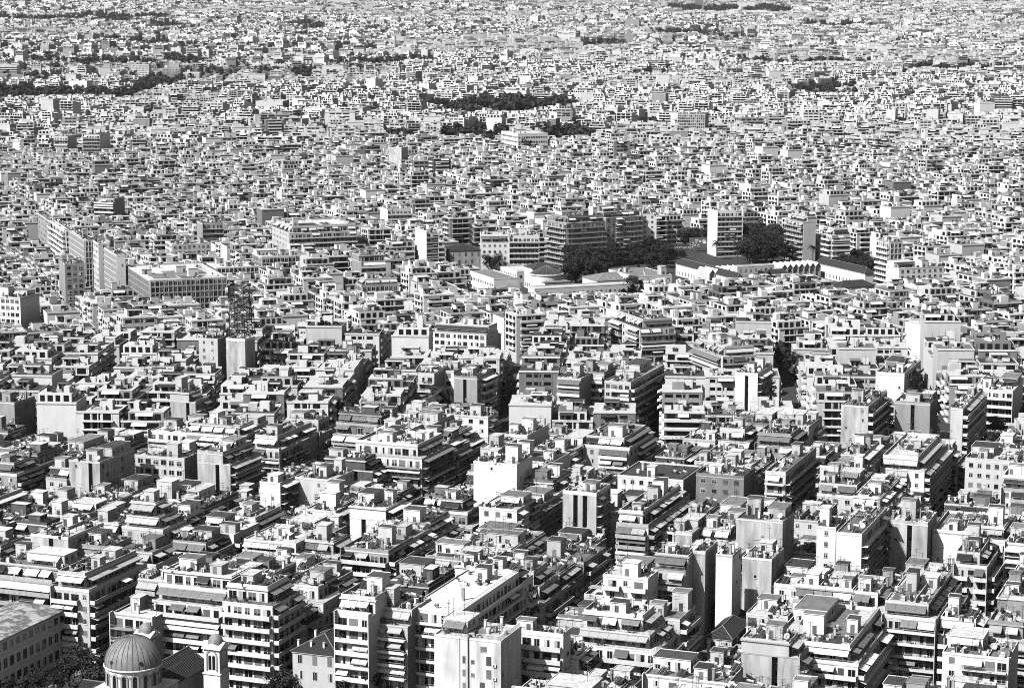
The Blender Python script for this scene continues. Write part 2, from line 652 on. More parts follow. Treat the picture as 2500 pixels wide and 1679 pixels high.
def pattern(rng, L, kind, mod):
    if kind == 'windows':
        return [('W', 0.5, L - 1.0)]
    if kind == 'full':
        return [('B', 0.2, L - 0.4)]
    if L < 6:
        return [('B', 0.2, L - 0.4)] if rng.random() < 0.6 else [('W', 0.3, L - 0.6)]
    r = rng.random()
    if r < 0.35:
        return [('B', 0.2, L - 0.4)]
    if r < 0.6:
        w = L * rng.uniform(0.2, 0.35)
        return [('W', 0.2, w - 0.3), ('B', w, L - w - 0.2)]
    if r < 0.8:
        w = L * rng.uniform(0.6, 0.8)
        return [('B', 0.2, w - 0.2), ('W', w + 0.2, L - w - 0.3)]
    w = L * 0.4
    return [('B', 0.2, w - 0.2), ('W', w, L - 2 * w), ('B', L - w, w - 0.2)]


def block(cx, cyy, rot, W, D, nb, sb=0, f='mixed', r='mixed', l='none', rng=None, near=True, wall=None, roof=None, awn=None,
          awn_p=None, low=None, name='apartment_building', rail=None, bulk=None, solar=None, clutter=1.0, fh=FH, slot=None, setback=2.6, style=None,
          plainroof=False, gz=0.0):
    """W along the front, D deep, nb storeys, sb further storeys set back behind terraces"""
    rng = rng or R
    wall = wall or rng.choices(WALLS, WALLW)[0]
    roof = roof or rng.choices(['roof_light', 'roof_grey', 'roof_dark'], [0.62, 0.2, 0.18])[0]
    pw = rng.choice(('party_wall', 'party_wall', wall)) if wall in ('plaster_cream', 'plaster_white') else wall
    st = dict(dep=rng.choice((1.4, 1.7)), rail=rail or rng.choice(('solid', 'solid', 'half', 'rail', 'rail_light')),
              slab=rng.choice(('slab_white', 'slab_white', 'slab_white', 'slab_grey')), awn=awn or rng.choice(AW), mod=rng.choice((2.6, 3.0, 3.4)),
              ww=rng.choice((1.1, 1.3, 1.5)), wh=1.4, sill=0.95)
    if style == 'office':
        st.update(ww=1.9, wh=1.7, sill=0.8, mod=2.5)
    if style == 'grid':
        st.update(ww=1.7, wh=2.1, sill=0.5, mod=2.1)
    awn_p = awn_p if awn_p is not None else rng.choice((0.3, 0.55, 0.8))
    ztop = fh * nb
    root = thing(name, '', '', (cx, cyy, gz), rot)
    hw, hd = W / 2, D / 2
    RECTS.append((cx, cyy, rot, hw, hd, ztop + sb * fh))
    # the stacked volumes
    vols = [(-hw, hw, -hd, hd, 0.0, ztop, nb)]
    inf, inr, inl = (f not in ('blank', 'none')), (r not in ('blank', 'none')), (l not in ('blank', 'none'))
    x0, x1, y0, y1 = -hw, hw, -hd, hd
    for k in range(sb):
        x1 -= setback if inr else 0.0
        x0 += setback if inl else 0.0
        y0 += setback if inf else 0.0
        y1 -= 1.0
        if x1 - x0 < 5 or y1 - y0 < 4:
            break
        vols.append((x0, x1, y0, y1, ztop + k * fh, ztop + (k + 1) * fh, 1))
    b = MB()
    lowfl = 0 if low is None else low
    for vi, (a0, a1, c0, c1, z0, z1, nn) in enumerate(vols):
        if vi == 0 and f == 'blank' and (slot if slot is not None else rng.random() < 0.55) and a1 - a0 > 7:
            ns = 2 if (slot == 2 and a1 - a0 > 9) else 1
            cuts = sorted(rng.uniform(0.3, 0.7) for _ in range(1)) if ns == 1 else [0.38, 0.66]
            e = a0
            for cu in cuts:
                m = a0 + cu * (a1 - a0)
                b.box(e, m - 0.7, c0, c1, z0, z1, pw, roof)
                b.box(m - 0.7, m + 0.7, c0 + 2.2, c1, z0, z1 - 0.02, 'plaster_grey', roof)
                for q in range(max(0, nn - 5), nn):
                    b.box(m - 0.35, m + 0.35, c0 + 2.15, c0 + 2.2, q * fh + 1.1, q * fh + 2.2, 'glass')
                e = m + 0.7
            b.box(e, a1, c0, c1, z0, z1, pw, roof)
        else:
            b.box(a0, a1, c0, c1, z0, z1, pw if (f == 'blank' and r == 'blank') else wall, roof)
        last = vi == len(vols) - 1
        # roof slab edge with a small overhang, in two-storey relief
        if not plainroof:
            ov = 0.3 if last and rng.random() < 0.6 and vi else 0.06
            b.box(a0 - ov, a1 + ov, c0 - ov, c0 - 0.003, z1 - 0.22, z1 + 0.1, st['slab'])
            b.box(a1 + 0.003, a1 + ov, c0 - 0.003, c1 + ov, z1 - 0.22, z1 + 0.1, st['slab'])
            b.box(a0 - ov, a0 - 0.003, c0 - 0.003, c1 + ov, z1 - 0.22, z1 + 0.1, st['slab'])
    # fins that close the balconies at the ends of the facade
    if inf and rng.random() < 0.45 and f != 'windows':
        b.box(-hw - 0.003, -hw + 0.18, -hd - st['dep'], -hd - 0.002, 0.3, ztop + 0.9, wall)
        if rng.random() < 0.5:
            b.box(hw - 0.18, hw + 0.004, -hd - st['dep'], -hd - 0.002, 0.3, ztop + 0.9, wall)
    if style == 'grid':
        for (fc, L_, y_) in (('f', W, -hd), ('l', D, -hw)):
            if (fc == 'f' and inf) or (fc == 'l' and inl):
                k = max(2, int((L_ - 1) / 2.1))
                for i in range(k + 1):
                    p_ = -L_ / 2 + 0.5 + i * (L_ - 1) / k
                    if fc == 'f':
                        b.box(p_ - 0.15, p_ + 0.15, -hd - 0.35, -hd - 0.002, 3, ztop - 0.3, st['slab'])
                    else:
                        b.box(-hw - 0.35, -hw - 0.002, p_ - 0.15, p_ + 0.15, 3, ztop - 0.3, st['slab'])
                for q in range(1, nb):
                    if fc == 'f':
                        b.box(-hw + 0.36, hw - 0.36, -hd - 0.3, -hd - 0.003, q * fh - 0.1, q * fh + 0.25, st['slab'])
                    else:
                        b.box(-hw - 0.3, -hw - 0.003, -hd + 0.36, hd - 0.36, q * fh - 0.1, q * fh + 0.25, st['slab'])
    part('wall', b.mesh('wall'), root)
    # facades
    pf = pattern(rng, W, f, st['mod']) if inf else []
    pr = pattern(rng, D, r, st['mod']) if inr else []
    pl = pattern(rng, D, l, st['mod']) if inl else []
    for q in range(lowfl, nb):
        if inf:
            dress_face(root, rng, -hw, hw, 'f', -hd, q * fh, fh, pf, q == 0, near, st, 0, None, awn_p)
        if inr:
            dress_face(root, rng, -hd, hd, 'r', hw, q * fh, fh, pr, q == 0, near, st, 0, None, awn_p)
        if inl:
            dress_face(root, rng, -hd, hd, 'l', -hw, q * fh, fh, pl, q == 0, near, st, 0, None, awn_p * 0.7)
    if f == 'blank':
        for _ in range(rng.choice((0, 0, 1, 2, 3))):
            q = rng.randint(max(0, nb - 4), nb - 1)
            part('window', k_window(0.8, 1.0, rng.choice(('win', 'closed'))), root, (rng.uniform(-hw + 0.8, hw - 1.8), -hd, q * fh + 1.0))
    if r == 'blank':
        for _ in range(rng.choice((0, 1, 2, 3))):
            q = rng.randint(max(0, nb - 3), nb - 1)
            part('window', k_window(0.8, 1.0, rng.choice(('win', 'closed'))), root, (hw, rng.uniform(-hd + 0.8, hd - 1.8), q * fh + 1.0), math.pi / 2)
    for k in range(1, len(vols)):
        a0, a1, c0, c1, z0, z1, _ = vols[k]
        p0 = vols[k - 1]
        tr = rng.choice((st['rail'], 'rail', 'half'))
        if inf:
            part('terrace_rail', k_terrace_rail(p0[1] - p0[0], tr, st['slab']), root, (p0[0], p0[2] + 0.12, p0[5] + 0.1))
            dress_face(root, rng, a0, a1, 'f', c0, z0, fh, [('B', 0.2, a1 - a0 - 0.4)], False, near, st, 0, setback, 0.92 if awn_p > 0.4 else 0.6)
        if inr:
            part('terrace_rail', k_terrace_rail(p0[3] - p0[2], tr, st['slab']), root, (p0[1] - 0.12, p0[2], p0[5] + 0.1), math.pi / 2)
            dress_face(root, rng, c0, c1, 'r', a1, z0, fh, [('B', 0.2, c1 - c0 - 0.4)], False, near, st, 0, setback, 0.92 if awn_p > 0.4 else 0.6)
        if inl:
            part('terrace_rail', k_terrace_rail(p0[3] - p0[2], tr, st['slab']), root, (p0[0] + 0.12, p0[3], p0[5] + 0.1), -math.pi / 2)
            dress_face(root, rng, c0, c1, 'l', a0, z0, fh, [('B', 0.2, c1 - c0 - 0.4)], False, near, st, 0, setback, 0.8 if awn_p > 0.4 else 0.5)
    # roof
    a0, a1, c0, c1, z0, z1, _ = vols[-1]
    wd, dp = a1 - a0, c1 - c0
    if not plainroof:
        ph = rng.choice((0.35, 0.5, 0.9))
        bp = MB()
        t = 0.18
        bp.box(a0 + .01, a1 - .01, c0 + .01, c0 + t, z1, z1 + ph, wall)
        bp.box(a0 + .01, a1 - .01, c1 - t, c1 - .01, z1, z1 + ph, wall)
        bp.box(a0 + .01, a0 + t, c0 + t, c1 - t, z1, z1 + ph - 0.003, wall)
        bp.box(a1 - t, a1 - .01, c0 + t, c1 - t, z1, z1 + ph - 0.003, wall)
        part('parapet', bp.mesh('parapet'), root)
        if rng.random() < 0.6:
            part('railing', k_terrace_rail(wd - 0.6, 'rail', 'slab_white'), root, (a0 + 0.3, c0 + 0.32, z1 + ph * 0.5))
            part('railing', k_terrace_rail(dp - 0.6, 'rail', 'slab_white'), root, (a1 - 0.32, c0 + 0.3, z1 + ph * 0.5), math.pi / 2)
    spots = []
    def free(x, y, rr):
        return all((x - sx) ** 2 + (y - sy) ** 2 > (rr + sr) ** 2 for sx, sy, sr in spots) and a0 + rr < x < a1 - rr and c0 + rr < y < c1 - rr
    def spot(rr, tries=14):
        for _ in range(tries):
            x, y = rng.uniform(a0, a1), rng.uniform(c0, c1)
            if free(x, y, rr):
                spots.append((x, y, rr))
                return x, y
        return None
    info = dict(wall=wall, roof=roof, n=len(vols) - 1 + nb, awn=st['awn'] if (inf or inr) and awn_p > 0.3 else None, solar=0, dish=0, bulk=0, perg=0,
                chim=0, plants=0, rail=st['rail'], f=f, r=r, sb=len(vols) - 1, W=W, D=D)
    if clutter > 0.6 and not plainroof:
        zc = z1 + 0.004
        for _ in range(rng.randint(1, 3)):          # patches of felt and tiles laid over the roof
            w_, d_ = rng.uniform(0.25, 0.6) * wd, rng.uniform(0.25, 0.6) * dp
            xx, yy = rng.uniform(a0 + 0.25, a1 - 0.25 - w_), rng.uniform(c0 + 0.25, c1 - 0.25 - d_)
            bq = MB()
            bq.poly([(xx, yy, zc), (xx + w_, yy, zc), (xx + w_, yy + d_, zc), (xx, yy + d_, zc)], rng.choice(('roof_light', 'roof_grey', 'roof_dark', 'roof_grey', 'paving', 'slab_white')))
            zc += 0.004
            part('roof_patch', bq.mesh('roof_patch'), root)
        if rng.random() < 0.5:
            bq = MB()
            xx = rng.uniform(a0 + wd * 0.3, a0 + wd * 0.7)
            bq.box(xx, xx + 0.15, c0 + 0.2, c1 - 0.2, z1, z1 + rng.choice((0.5, 0.9, 1.3)), wall)
            part('dividing_wall', bq.mesh('dividing_wall'), root)
    if wd > 9 and dp > 8 and clutter > 0.6 and rng.random() < 0.45:
        w, d_, h = round(rng.uniform(0.35, 0.6) * wd), round(rng.uniform(0.35, 0.55) * dp), rng.choice((2.6, 2.9))
        x = rng.choice((a0 + w / 2 + 0.4, a1 - w / 2 - 0.4)); y = c1 - d_ / 2 - 0.4 - rng.uniform(0, 0.3) * (dp - d_ - 1)
        spots.append((x, y, max(w, d_) * 0.55))
        o = part('penthouse', k_bulkhead(w, d_, h, rng.choice((wall, 'plaster_white', 'plaster_cream')), rng.choice(('roof_light', 'roof_grey', 'roof_dark'))), root, (x, y, z1))
        for q in range(max(1, int(w / 2.6))):
            part('window', k_window(1.3, rng.choice((1.2, 2.1)), rng.choice(('win', 'shut', 'closed', 'curt'))), o, (-w / 2 + 0.5 + q * 2.4, -d_ / 2, 0.15))
        for q in range(max(1, int(d_ / 3))):
            part('window', k_window(1.1, 1.2, rng.choice(('win', 'shut', 'closed'))), o, (w / 2, -d_ / 2 + 0.6 + q * 2.6, 0.9), math.pi / 2)
        if rng.random() < 0.6:
            part('awning', k_awning(w * 0.8, 1.7, 0.9, st['awn']), o, (-w * 0.4, -d_ / 2 - 0.16, h - 0.2))
        for _ in range(rng.randint(1, 4)):
            part('antenna', k_antenna(rng.randint(0, 9)), o, (rng.uniform(-w / 2, w / 2), rng.uniform(-d_ / 2, d_ / 2), h + 0.16))
    nbk = bulk if bulk is not None else rng.choices((1, 2, 3), (0.45, 0.4, 0.15))[0]
    for k in range(nbk):
        w = rng.choice((2.6, 3.2, 4.0, 5.0)); d_ = rng.choice((2.8, 3.6, 4.6)); h = rng.choice((2.4, 2.7, 3.2)) if k == 0 else rng.choice((2.0, 2.4, 2.7))
        if w > wd * 0.6 or d_ > dp * 0.6:
            w, d_ = min(w, round(wd * 0.5, 1)), min(d_, round(dp * 0.5, 1))
        s = spot(max(w, d_) * 0.6)
        if not s:
            continue
        x, y = s
        y = min(max(y, c0 + d_ / 2 + 0.4), c1 - d_ / 2 - 0.4)
        x = min(max(x, a0 + w / 2 + 0.4), a1 - w / 2 - 0.4)
        if rng.random() < 0.3 and dp > 7:
            h += rng.choice((1.2, 2.0))
        bw = wall if rng.random() < 0.6 else rng.choice(('plaster_white', 'plaster_cream'))
        o = part('stair_bulkhead', k_bulkhead(w, d_, h, bw, rng.choice((roof, 'roof_light', 'roof_grey', 'roof_dark'))), root, (x, y, z1))
        part('door', k_window(1.0, 2.0, 'closed'), o, (rng.uniform(-w / 2 + 0.2, w / 2 - 1.2), -d_ / 2, 0.02))
        if rng.random() < 0.6:
            part('window', k_window(0.8, 1.0, 'win'), o, (w / 2, rng.uniform(-d_ / 2 + 0.3, d_ / 2 - 1.2), 0.9), math.pi / 2)
        info['bulk'] += 1
        if rng.random() < 0.45 and h < 3:
            part('antenna', k_antenna(rng.randint(0, 9)), o, (0.6, 0.4, h + 0.16))
    if clutter > 0:
        for _ in range(solar if solar is not None else rng.choices((0, 1, 2, 3, 5), (0.25, 0.25, 0.25, 0.15, 0.1))[0]):
            s = spot(1.3)
            if s:
                zr = SUN_LOCAL + math.pi / 2 - rot + rng.uniform(-0.25, 0.25)
                if near:
                    o = part('solar_heater', k_solar('stand'), root, (s[0], s[1], z1), zr)
                    part('panel', k_solar('panel'), o)
                    part('tank', k_solar('tank'), o)
                else:
                    part('solar_heater', k_solar('all'), root, (s[0], s[1], z1), zr)
                info['solar'] += 1
        for _ in range(rng.choice((0, 0, 0, 1, 1, 2))):
            s = spot(0.7)
            if s:
                part('satellite_dish', k_dish(rng.randint(0, 2)), root, (s[0], s[1], z1), -rot + rng.uniform(-0.5, 0.5)); info['dish'] += 1
        for _ in range(rng.randint(4, 9)):
            s = spot(0.3)
            if s:
                part('antenna', k_antenna(rng.randint(0, 9)), root, (s[0], s[1], z1))
        for _ in range(rng.randint(3, 7) if clutter > 0.6 else 1):
            s = spot(0.9)
            if s:
                part('roof_clutter', k_junk(rng.randint(0, 13)), root, (s[0], s[1], z1 + 0.02), rng.uniform(0, 6))['kind'] = 'stuff'
        for _ in range(rng.randint(0, 3)):
            s = spot(0.5)
            if s:
                part('chimney', k_chimney(rng.randint(0, 2)), root, (s[0], s[1], z1)); info['chim'] += 1
        if rng.random() < 0.16:
            s = spot(2.4)
            if s:
                part('pergola', k_pergola(4, 3), root, (s[0] - 2, s[1] - 1.5, z1)); info['perg'] += 1
        elif rng.random() < 0.22:
            s = spot(2.2)
            if s:
                part('canopy', k_shed_roof(4, 3), root, (s[0] - 2, s[1] - 1.5, z1))
        if rng.random() < 0.2:
            s = spot(0.8)
            if s:
                part('water_tank', k_tank(), root, (s[0], s[1], z1))
        if rng.random() < 0.4:
            for _ in range(rng.randint(2, 7)):
                s = spot(0.4)
                if s:
                    part('plant', k_plant(rng.randint(0, 7)), root, (s[0], s[1], z1 + 0.02)); info['plants'] += 1
    return root, info


# ------------------------------------------------------------------ placing a block by the corner seen in the picture
ROT_N = math.radians(-21)     # street grid of the near quarter
ROT_M = math.radians(20)      # street grid behind it


def axes(rot):
    return (math.cos(rot), math.sin(rot)), (-math.sin(rot), math.cos(rot))


def along(p, d, z, px):
    """length along d from p (height z) until the picture column px is reached"""
    best, bl = 1e9, 5.0
    lo, hi = 0.5, 160.0
    x_lo = proj(p[0] + d[0] * lo, p[1] + d[1] * lo, z)[0]
    x_hi = proj(p[0] + d[0] * hi, p[1] + d[1] * hi, z)[0]
    for _ in range(40):
        m = (lo + hi) / 2
        xm = proj(p[0] + d[0] * m, p[1] + d[1] * m, z)[0]
        if (xm < px) == (x_lo < px):
            lo = m
        else:
            hi = m
    return (lo + hi) / 2


TR = []


def traced(cx, cyy, wpx, spx, nb, sb=0, side='R', rot=None, depth=None, vis=None, label='', cat='apartment block', ref=None, fh=FH, seed=None, **kw):
    rot = ROT_N if rot is None else rot
    z = nb * fh
    p = P(cx, cyy, z)
    u, v = axes(rot)
    if side == 'R':
        W = along(p, (-u[0], -u[1]), z, cx - wpx)
        D = depth if depth else along(p, v, z, cx + spx)
        D = min(D, 42)
        c = (p[0] - u[0] * W / 2 + v[0] * D / 2, p[1] - u[1] * W / 2 + v[1] * D / 2)
    else:
        W = along(p, u, z, cx + wpx)
        D = depth if depth else along(p, v, z, cx - spx)
        D = min(D, 60)
        c = (p[0] + u[0] * W / 2 + v[0] * D / 2, p[1] + u[1] * W / 2 + v[1] * D / 2)
    d = p[1]
    rng = random.Random(seed if seed is not None else int(cx * 7 + cyy))
    root, info = block(c[0], c[1], rot, W, D, nb, sb, rng=rng, near=(d < 640), fh=fh, **kw)
    root['label'] = label
    root['category'] = cat
    root['group'] = 'apartment blocks of the dense city quarter' if cat == 'apartment block' else cat + 's of the city'
    x0, x1 = (cx - wpx, cx + (spx or 10)) if side == 'R' else (cx - (spx or 8), cx + wpx)
    VIS.append((x0 - 4, x1 + 4, vis if vis else cyy + 70 * (cyy + 40) / 1500, d))
    TR.append(dict(root=root, ref=ref, c=c, z=z, px=proj(c[0], c[1], z), info=info, W=W, D=D))
    return root, info, W, D, c



def text_mesh(txt, size):
    """a line of letters as a mesh (made while the scene is still small)"""
    cu = bpy.data.curves.new('lettering', 'FONT')
    cu.body = txt
    cu.size = size
    cu.extrude = 0.03
    o = bpy.data.objects.new('lettering_source', cu)
    COL.objects.link(o)
    me = bpy.data.meshes.new_from_object(o.evaluated_get(bpy.context.evaluated_depsgraph_get()))
    bpy.data.objects.remove(o)
    me.name = 'lettering'
    me.materials.clear()
    me.materials.append(MAT['frame_white'])
    return me


LETTERS = text_mesh('Η ΝΥΧΤΑΛΑΕΣ', 1.0)
# ------------------------------------------------------------------ the ground: one sheet that rises towards the far suburbs
def make_ground():
    ys = [-300, 0, 300, 600, 1000, 1500, 2000, 2600] + [2600 + 250 * i for i in range(1, 38)]
    xs = [-4200, -2000, -800, 0, 800, 2000, 4200]
    b = MB()
    for y in ys:
        for x in xs:
            b.v.append((x, y, float(ground_z(y))))
    n = len(xs)
    k0, k1 = b.mi('asphalt'), b.mi('terrain')
    for j in range(len(ys) - 1):
        for i in range(n - 1):
            b.f.append((j * n + i, j * n + i + 1, (j + 1) * n + i + 1, (j + 1) * n + i))
            b.m.append(k0 if ys[j] < 2600 else k1)
    structure('ground', b.mesh('ground'))


make_ground()
U_N, V_N = axes(ROT_N)


def to_uv(p, rot=ROT_N):
    u, v = axes(rot)
    return p[0] * u[0] + p[1] * u[1], p[0] * v[0] + p[1] * v[1]


def from_uv(a, c, rot=ROT_N):
    u, v = axes(rot)
    return a * u[0] + c * v[0], a * u[1] + c * v[1]


# ------------------------------------------------------------------ houses with tiled hip roofs
def hip_house(px, py, z, wpx, spx, label, ref=None, rot=None, side='L', depth=None, rise=2.6, roofm='pantile', wall='plaster_white', win=True,
              chimneys=0, name='tiled_house', cat='house', vis=None, floors=2, wspace=2.6):
    rot = ROT_N if rot is None else rot
    p = P(px, py, z)
    u, v = axes(rot)
    if side == 'R':
        W = along(p, (-u[0], -u[1]), z, px - wpx)
        D = depth or along(p, v, z, px + spx)
        c = (p[0] - u[0] * W / 2 + v[0] * D / 2, p[1] - u[1] * W / 2 + v[1] * D / 2)
    else:
        W = along(p, u, z, px + wpx)
        D = depth or along(p, v, z, px - spx)
        c = (p[0] + u[0] * W / 2 + v[0] * D / 2, p[1] + u[1] * W / 2 + v[1] * D / 2)
    root = thing(name, label, cat, (c[0], c[1], 0), rot)
    hw, hd = W / 2, D / 2
    b = MB()
    b.box(-hw, hw, -hd, hd, 0, z, wall)
    b.box(-hw - 0.25, hw + 0.25, -hd - 0.25, hd + 0.25, z - 0.35, z - 0.05, 'slab_white')
    part('wall', b.mesh('wall'), root)
    b = MB()
    e = 0.45
    x0, x1, y0, y1 = -hw - e, hw + e, -hd - e, hd + e
    m = min(hw, hd) * 0.95
    if W >= D:
        r0, r1 = (-hw + m, 0, z + rise), (hw - m, 0, z + rise)
        A, B_, C_, D_ = (x0, y0, z), (x1, y0, z), (x1, y1, z), (x0, y1, z)
        b.poly([A, B_, r1, r0], roofm); b.poly([B_, C_, r1], roofm); b.poly([C_, D_, r0, r1], roofm); b.poly([D_, A, r0], roofm)
    else:
        r0, r1 = (0, -hd + m, z + rise), (0, hd - m, z + rise)
        A, B_, C_, D_ = (x0, y0, z), (x1, y0, z), (x1, y1, z), (x0, y1, z)
        b.poly([A, B_, r0], roofm); b.poly([B_, C_, r1, r0], roofm); b.poly([C_, D_, r1], roofm); b.poly([D_, A, r0, r1], roofm)
    for q in ((r0, r1),):
        b.bar((q[0][0], q[0][1], q[0][2] + 0.02), (q[1][0], q[1][1], q[1][2] + 0.02), 0.14, 'roof_grey', 6)
    for cn, rr_ in ((A, r0), (B_, r1 if W >= D else r0), (C_, r1), (D_, r0 if W >= D else r1)):
        b.bar((cn[0], cn[1], cn[2] + 0.02), (rr_[0], rr_[1], rr_[2] + 0.02), 0.12, 'roof_grey', 5)
    rf = part('roof', b.mesh('roof'), root)
    rng = random.Random(int(px))
    for k in range(chimneys):
        t = (k + 0.5) / chimneys
        xx = -hw + W * t
        yy = -hd * 0.78 if k % 2 == 0 else hd * rng.uniform(-.3, .6)
        part('chimney', k_chimney(1), rf, (xx, yy, z + 0.25 + (0.35 if k % 2 == 0 else 1.2)), 0, (0.8, 0.8, 0.8))
    if win:
        fh_ = z / floors
        for q in range(floors):
            for (fc, L_) in (('f', W), ('l' if side == 'L' else 'r', D)):
                k = max(1, int(L_ / wspace))
                for i in range(k):
                    a = -L_ / 2 + (i + 0.5) * L_ / k - 0.6
                    zz = q * fh_ + 0.9
                    wh = min(2.2, fh_ - 1.6)
                    kd = rng.choice(('win', 'closed', 'curt'))
                    if fc == 'f':
                        w_ = part('window', k_window(1.2, round(wh, 1), kd), root, (a, -hd, zz))
                    elif fc == 'l':
                        w_ = part('window', k_window(1.2, round(wh, 1), kd), root, (-hw, -a, zz), -math.pi / 2)
                    else:
                        w_ = part('window', k_window(1.2, round(wh, 1), kd), root, (hw, a, zz), math.pi / 2)
    RECTS.append((c[0], c[1], rot, hw, hd, z + rise))
    x0, x1 = (px - wpx, px + (spx or 10)) if side == 'R' else (px - (spx or 8), px + wpx)
    VIS.append((x0, x1, vis if vis else py + 30, p[1]))
    TR.append(dict(root=root, ref=ref, c=c, z=z, px=proj(c[0], c[1], z), info=None, W=W, D=D))
    return root, W, D


# ------------------------------------------------------------------ the domed church
def church():
    c = P(325, 1617, 18.0)
    rad = 6.35
    root = thing('church', 'domed church with ribbed grey lead dome on an arched white drum and twin bell towers', 'church', (c[0], c[1], 0), ROT_N)
    b = MB()
    prof = [(rad * math.cos(t), 18.0 + rad * math.sin(t)) for t in [i * math.pi / 2 / 16 for i in range(16)]] + [(0.05, 18.0 + rad)]
    b.lathe(prof, 64, 'dome_lead')
    me = b.mesh('dome')
    me.polygons.foreach_set('use_smooth', [True] * len(me.polygons))
    dome = part('dome', me, root)
    b = MB()
    pts = [((rad + 0.03) * math.cos(e), 0, 18.0 + (rad + 0.03) * math.sin(e)) for e in [i * 1.45 / 9 for i in range(10)]]
    for i in range(9):
        b.bar(pts[i], pts[i + 1], 0.07, 'dome_rib', 4)
    rib = b.mesh('rib')
    for k in range(30):
        part('rib', rib, dome, (0, 0, 0), 2 * math.pi * k / 30)
    for t in (-1.9, -0.75, 0.8, 2.4):
        b = MB()
        e = 0.24
        p = Vector((rad * math.cos(e) * math.cos(t), rad * math.cos(e) * math.sin(t), 18.0 + rad * math.sin(e)))
        n = Vector((math.cos(e) * math.cos(t), math.cos(e) * math.sin(t), math.sin(e)))
        b.bar(p - n * 0.1, p + n * 0.09, 0.42, 'glass', 14)
        part('porthole', b.mesh('porthole'), dome)
    b = MB()
    b.bar((0, 0, 18 + rad - 0.1), (0, 0, 18 + rad + 1.5), 0.07, 'metal_dark', 5)
    b.box(-0.5, 0.5, -0.06, 0.06, 18 + rad + 0.9, 18 + rad + 1.05, 'metal_dark')
    part('cross', b.mesh('cross'), dome)
    # drum with arched windows between pilasters
    b = MB()
    b.lathe([(6.1, 12.6), (6.1, 17.55), (6.35, 17.6), (6.6, 17.75), (6.6, 17.98), (6.3, 18.02)], 64, 'plaster_white')
    b.lathe([(6.35, 12.6), (6.35, 13.1), (6.1, 13.15)], 64, 'slab_white')
    drum = part('drum', b.mesh('drum'), root)
    def arch(b, w, h, d0, d1, mat, seg=8):
        pts = [(-w / 2, 0.0), (w / 2, 0.0), (w / 2, h - w / 2)] + [(w / 2 * math.cos(i * math.pi / seg), h - w / 2 + w / 2 * math.sin(i * math.pi / seg)) for i in range(1, seg)] + [(-w / 2, h - w / 2)]
        b.poly([(x, -d1, z) for x, z in pts], mat)
        for i in range(len(pts)):
            j = (i + 1) % len(pts)
            b.poly([(pts[i][0], -d0, pts[i][1]), (pts[j][0], -d0, pts[j][1]), (pts[j][0], -d1, pts[j][1]), (pts[i][0], -d1, pts[i][1])], mat)
    def arch_ring(b, w, h, t, d0, d1, mat, seg=8):
        def o(w_, h_, e):
            return [(-w_ / 2, e)] + [(-w_ / 2, h_ - w_ / 2)] + [(-w_ / 2 * math.cos(i * math.pi / seg), h_ - w_ / 2 + w_ / 2 * math.sin(i * math.pi / seg)) for i in range(1, seg)] + [(w_ / 2, h_ - w_ / 2), (w_ / 2, e)]
        a, c_ = o(w, h, 0.0), o(w + 2 * t, h + t, 0.0)
        for i in range(len(a) - 1):
            b.poly([(a[i][0], -d1, a[i][1]), (a[i + 1][0], -d1, a[i + 1][1]), (c_[i + 1][0], -d1, c_[i + 1][1]), (c_[i][0], -d1, c_[i][1])], mat)
            b.poly([(c_[i][0], -d1, c_[i][1]), (c_[i + 1][0], -d1, c_[i + 1][1]), (c_[i + 1][0], -d0, c_[i + 1][1]), (c_[i][0], -d0, c_[i][1])], mat)
            b.poly([(a[i + 1][0], -d1, a[i + 1][1]), (a[i][0], -d1, a[i][1]), (a[i][0], -d0, a[i][1]), (a[i + 1][0], -d0, a[i + 1][1])], mat)
    bw = MB(); arch(bw, 0.85, 2.9, -0.05, 0.03, 'glass'); mw = bw.mesh('window')
    bs = MB(); arch_ring(bs, 0.9, 2.95, 0.42, -0.05, 0.14, 'plaster_grey'); ms = bs.mesh('window_surround')
    br = MB(); br.bar((0, 0.05, 0), (0, -0.06, 0), 0.3, 'plaster_grey', 12); mr = br.mesh('roundel')
    for k in range(16):
        t = 2 * math.pi * (k + 0.5) / 16
        w = part('window', mw, drum, (6.1 * math.cos(t), 6.1 * math.sin(t), 13.7), t + math.pi / 2)
        part('window_surround', ms, w)
        t2 = 2 * math.pi * k / 16
        part('roundel', mr, drum, (6.1 * math.cos(t2), 6.1 * math.sin(t2), 16.3), t2 + math.pi / 2)
    # body and pitched arms
    b = MB()
    b.box(-7.2, 7.2, -7.2, 7.2, 0, 12.4, 'plaster_white')
    b.box(-7.5, 7.5, -7.5, 7.5, 12.4, 12.7, 'slab_white')
    b.box(-5.2, 5.2, 7.2, 25, 0, 10.9, 'plaster_cream')
    b.box(-13, -7.2, -5, 5, 0, 9.8, 'plaster_white')
    b.box(7.2, 12, -5, 5, 0, 9.8, 'plaster_white')
    b.box(-5, 5, -13, -7.2, 0, 9.8, 'plaster_white')
    b.poly([(-5.2, 25, 10.9), (5.2, 25, 10.9), (0, 25, 14.6)], 'plaster_cream')
    part('wall', b.mesh('wall'), root)
    def gable(axis, a0, a1, hw, ze, zr):
        b = MB()
        n = 14
        # courses of tiles as stepped strips
        for s in (-1, 1):
            for i in range(n):
                t0, t1 = i / n, (i + 1) / n
                q0, q1 = s * (hw + 0.5) * (1 - t0), s * (hw + 0.5) * (1 - t1)
                z0, z1 = ze + (zr - ze) * t0 + 0.05, ze + (zr - ze) * t1
                if axis == 'v':
                    b.poly([(q0, a0, z0), (q0, a1, z0), (q1, a1, z1), (q1, a0, z1)], 'pantile')
                else:
                    b.poly([(a0, q0, z0), (a1, q0, z0), (a1, q1, z1), (a0, q1, z1)], 'pantile')
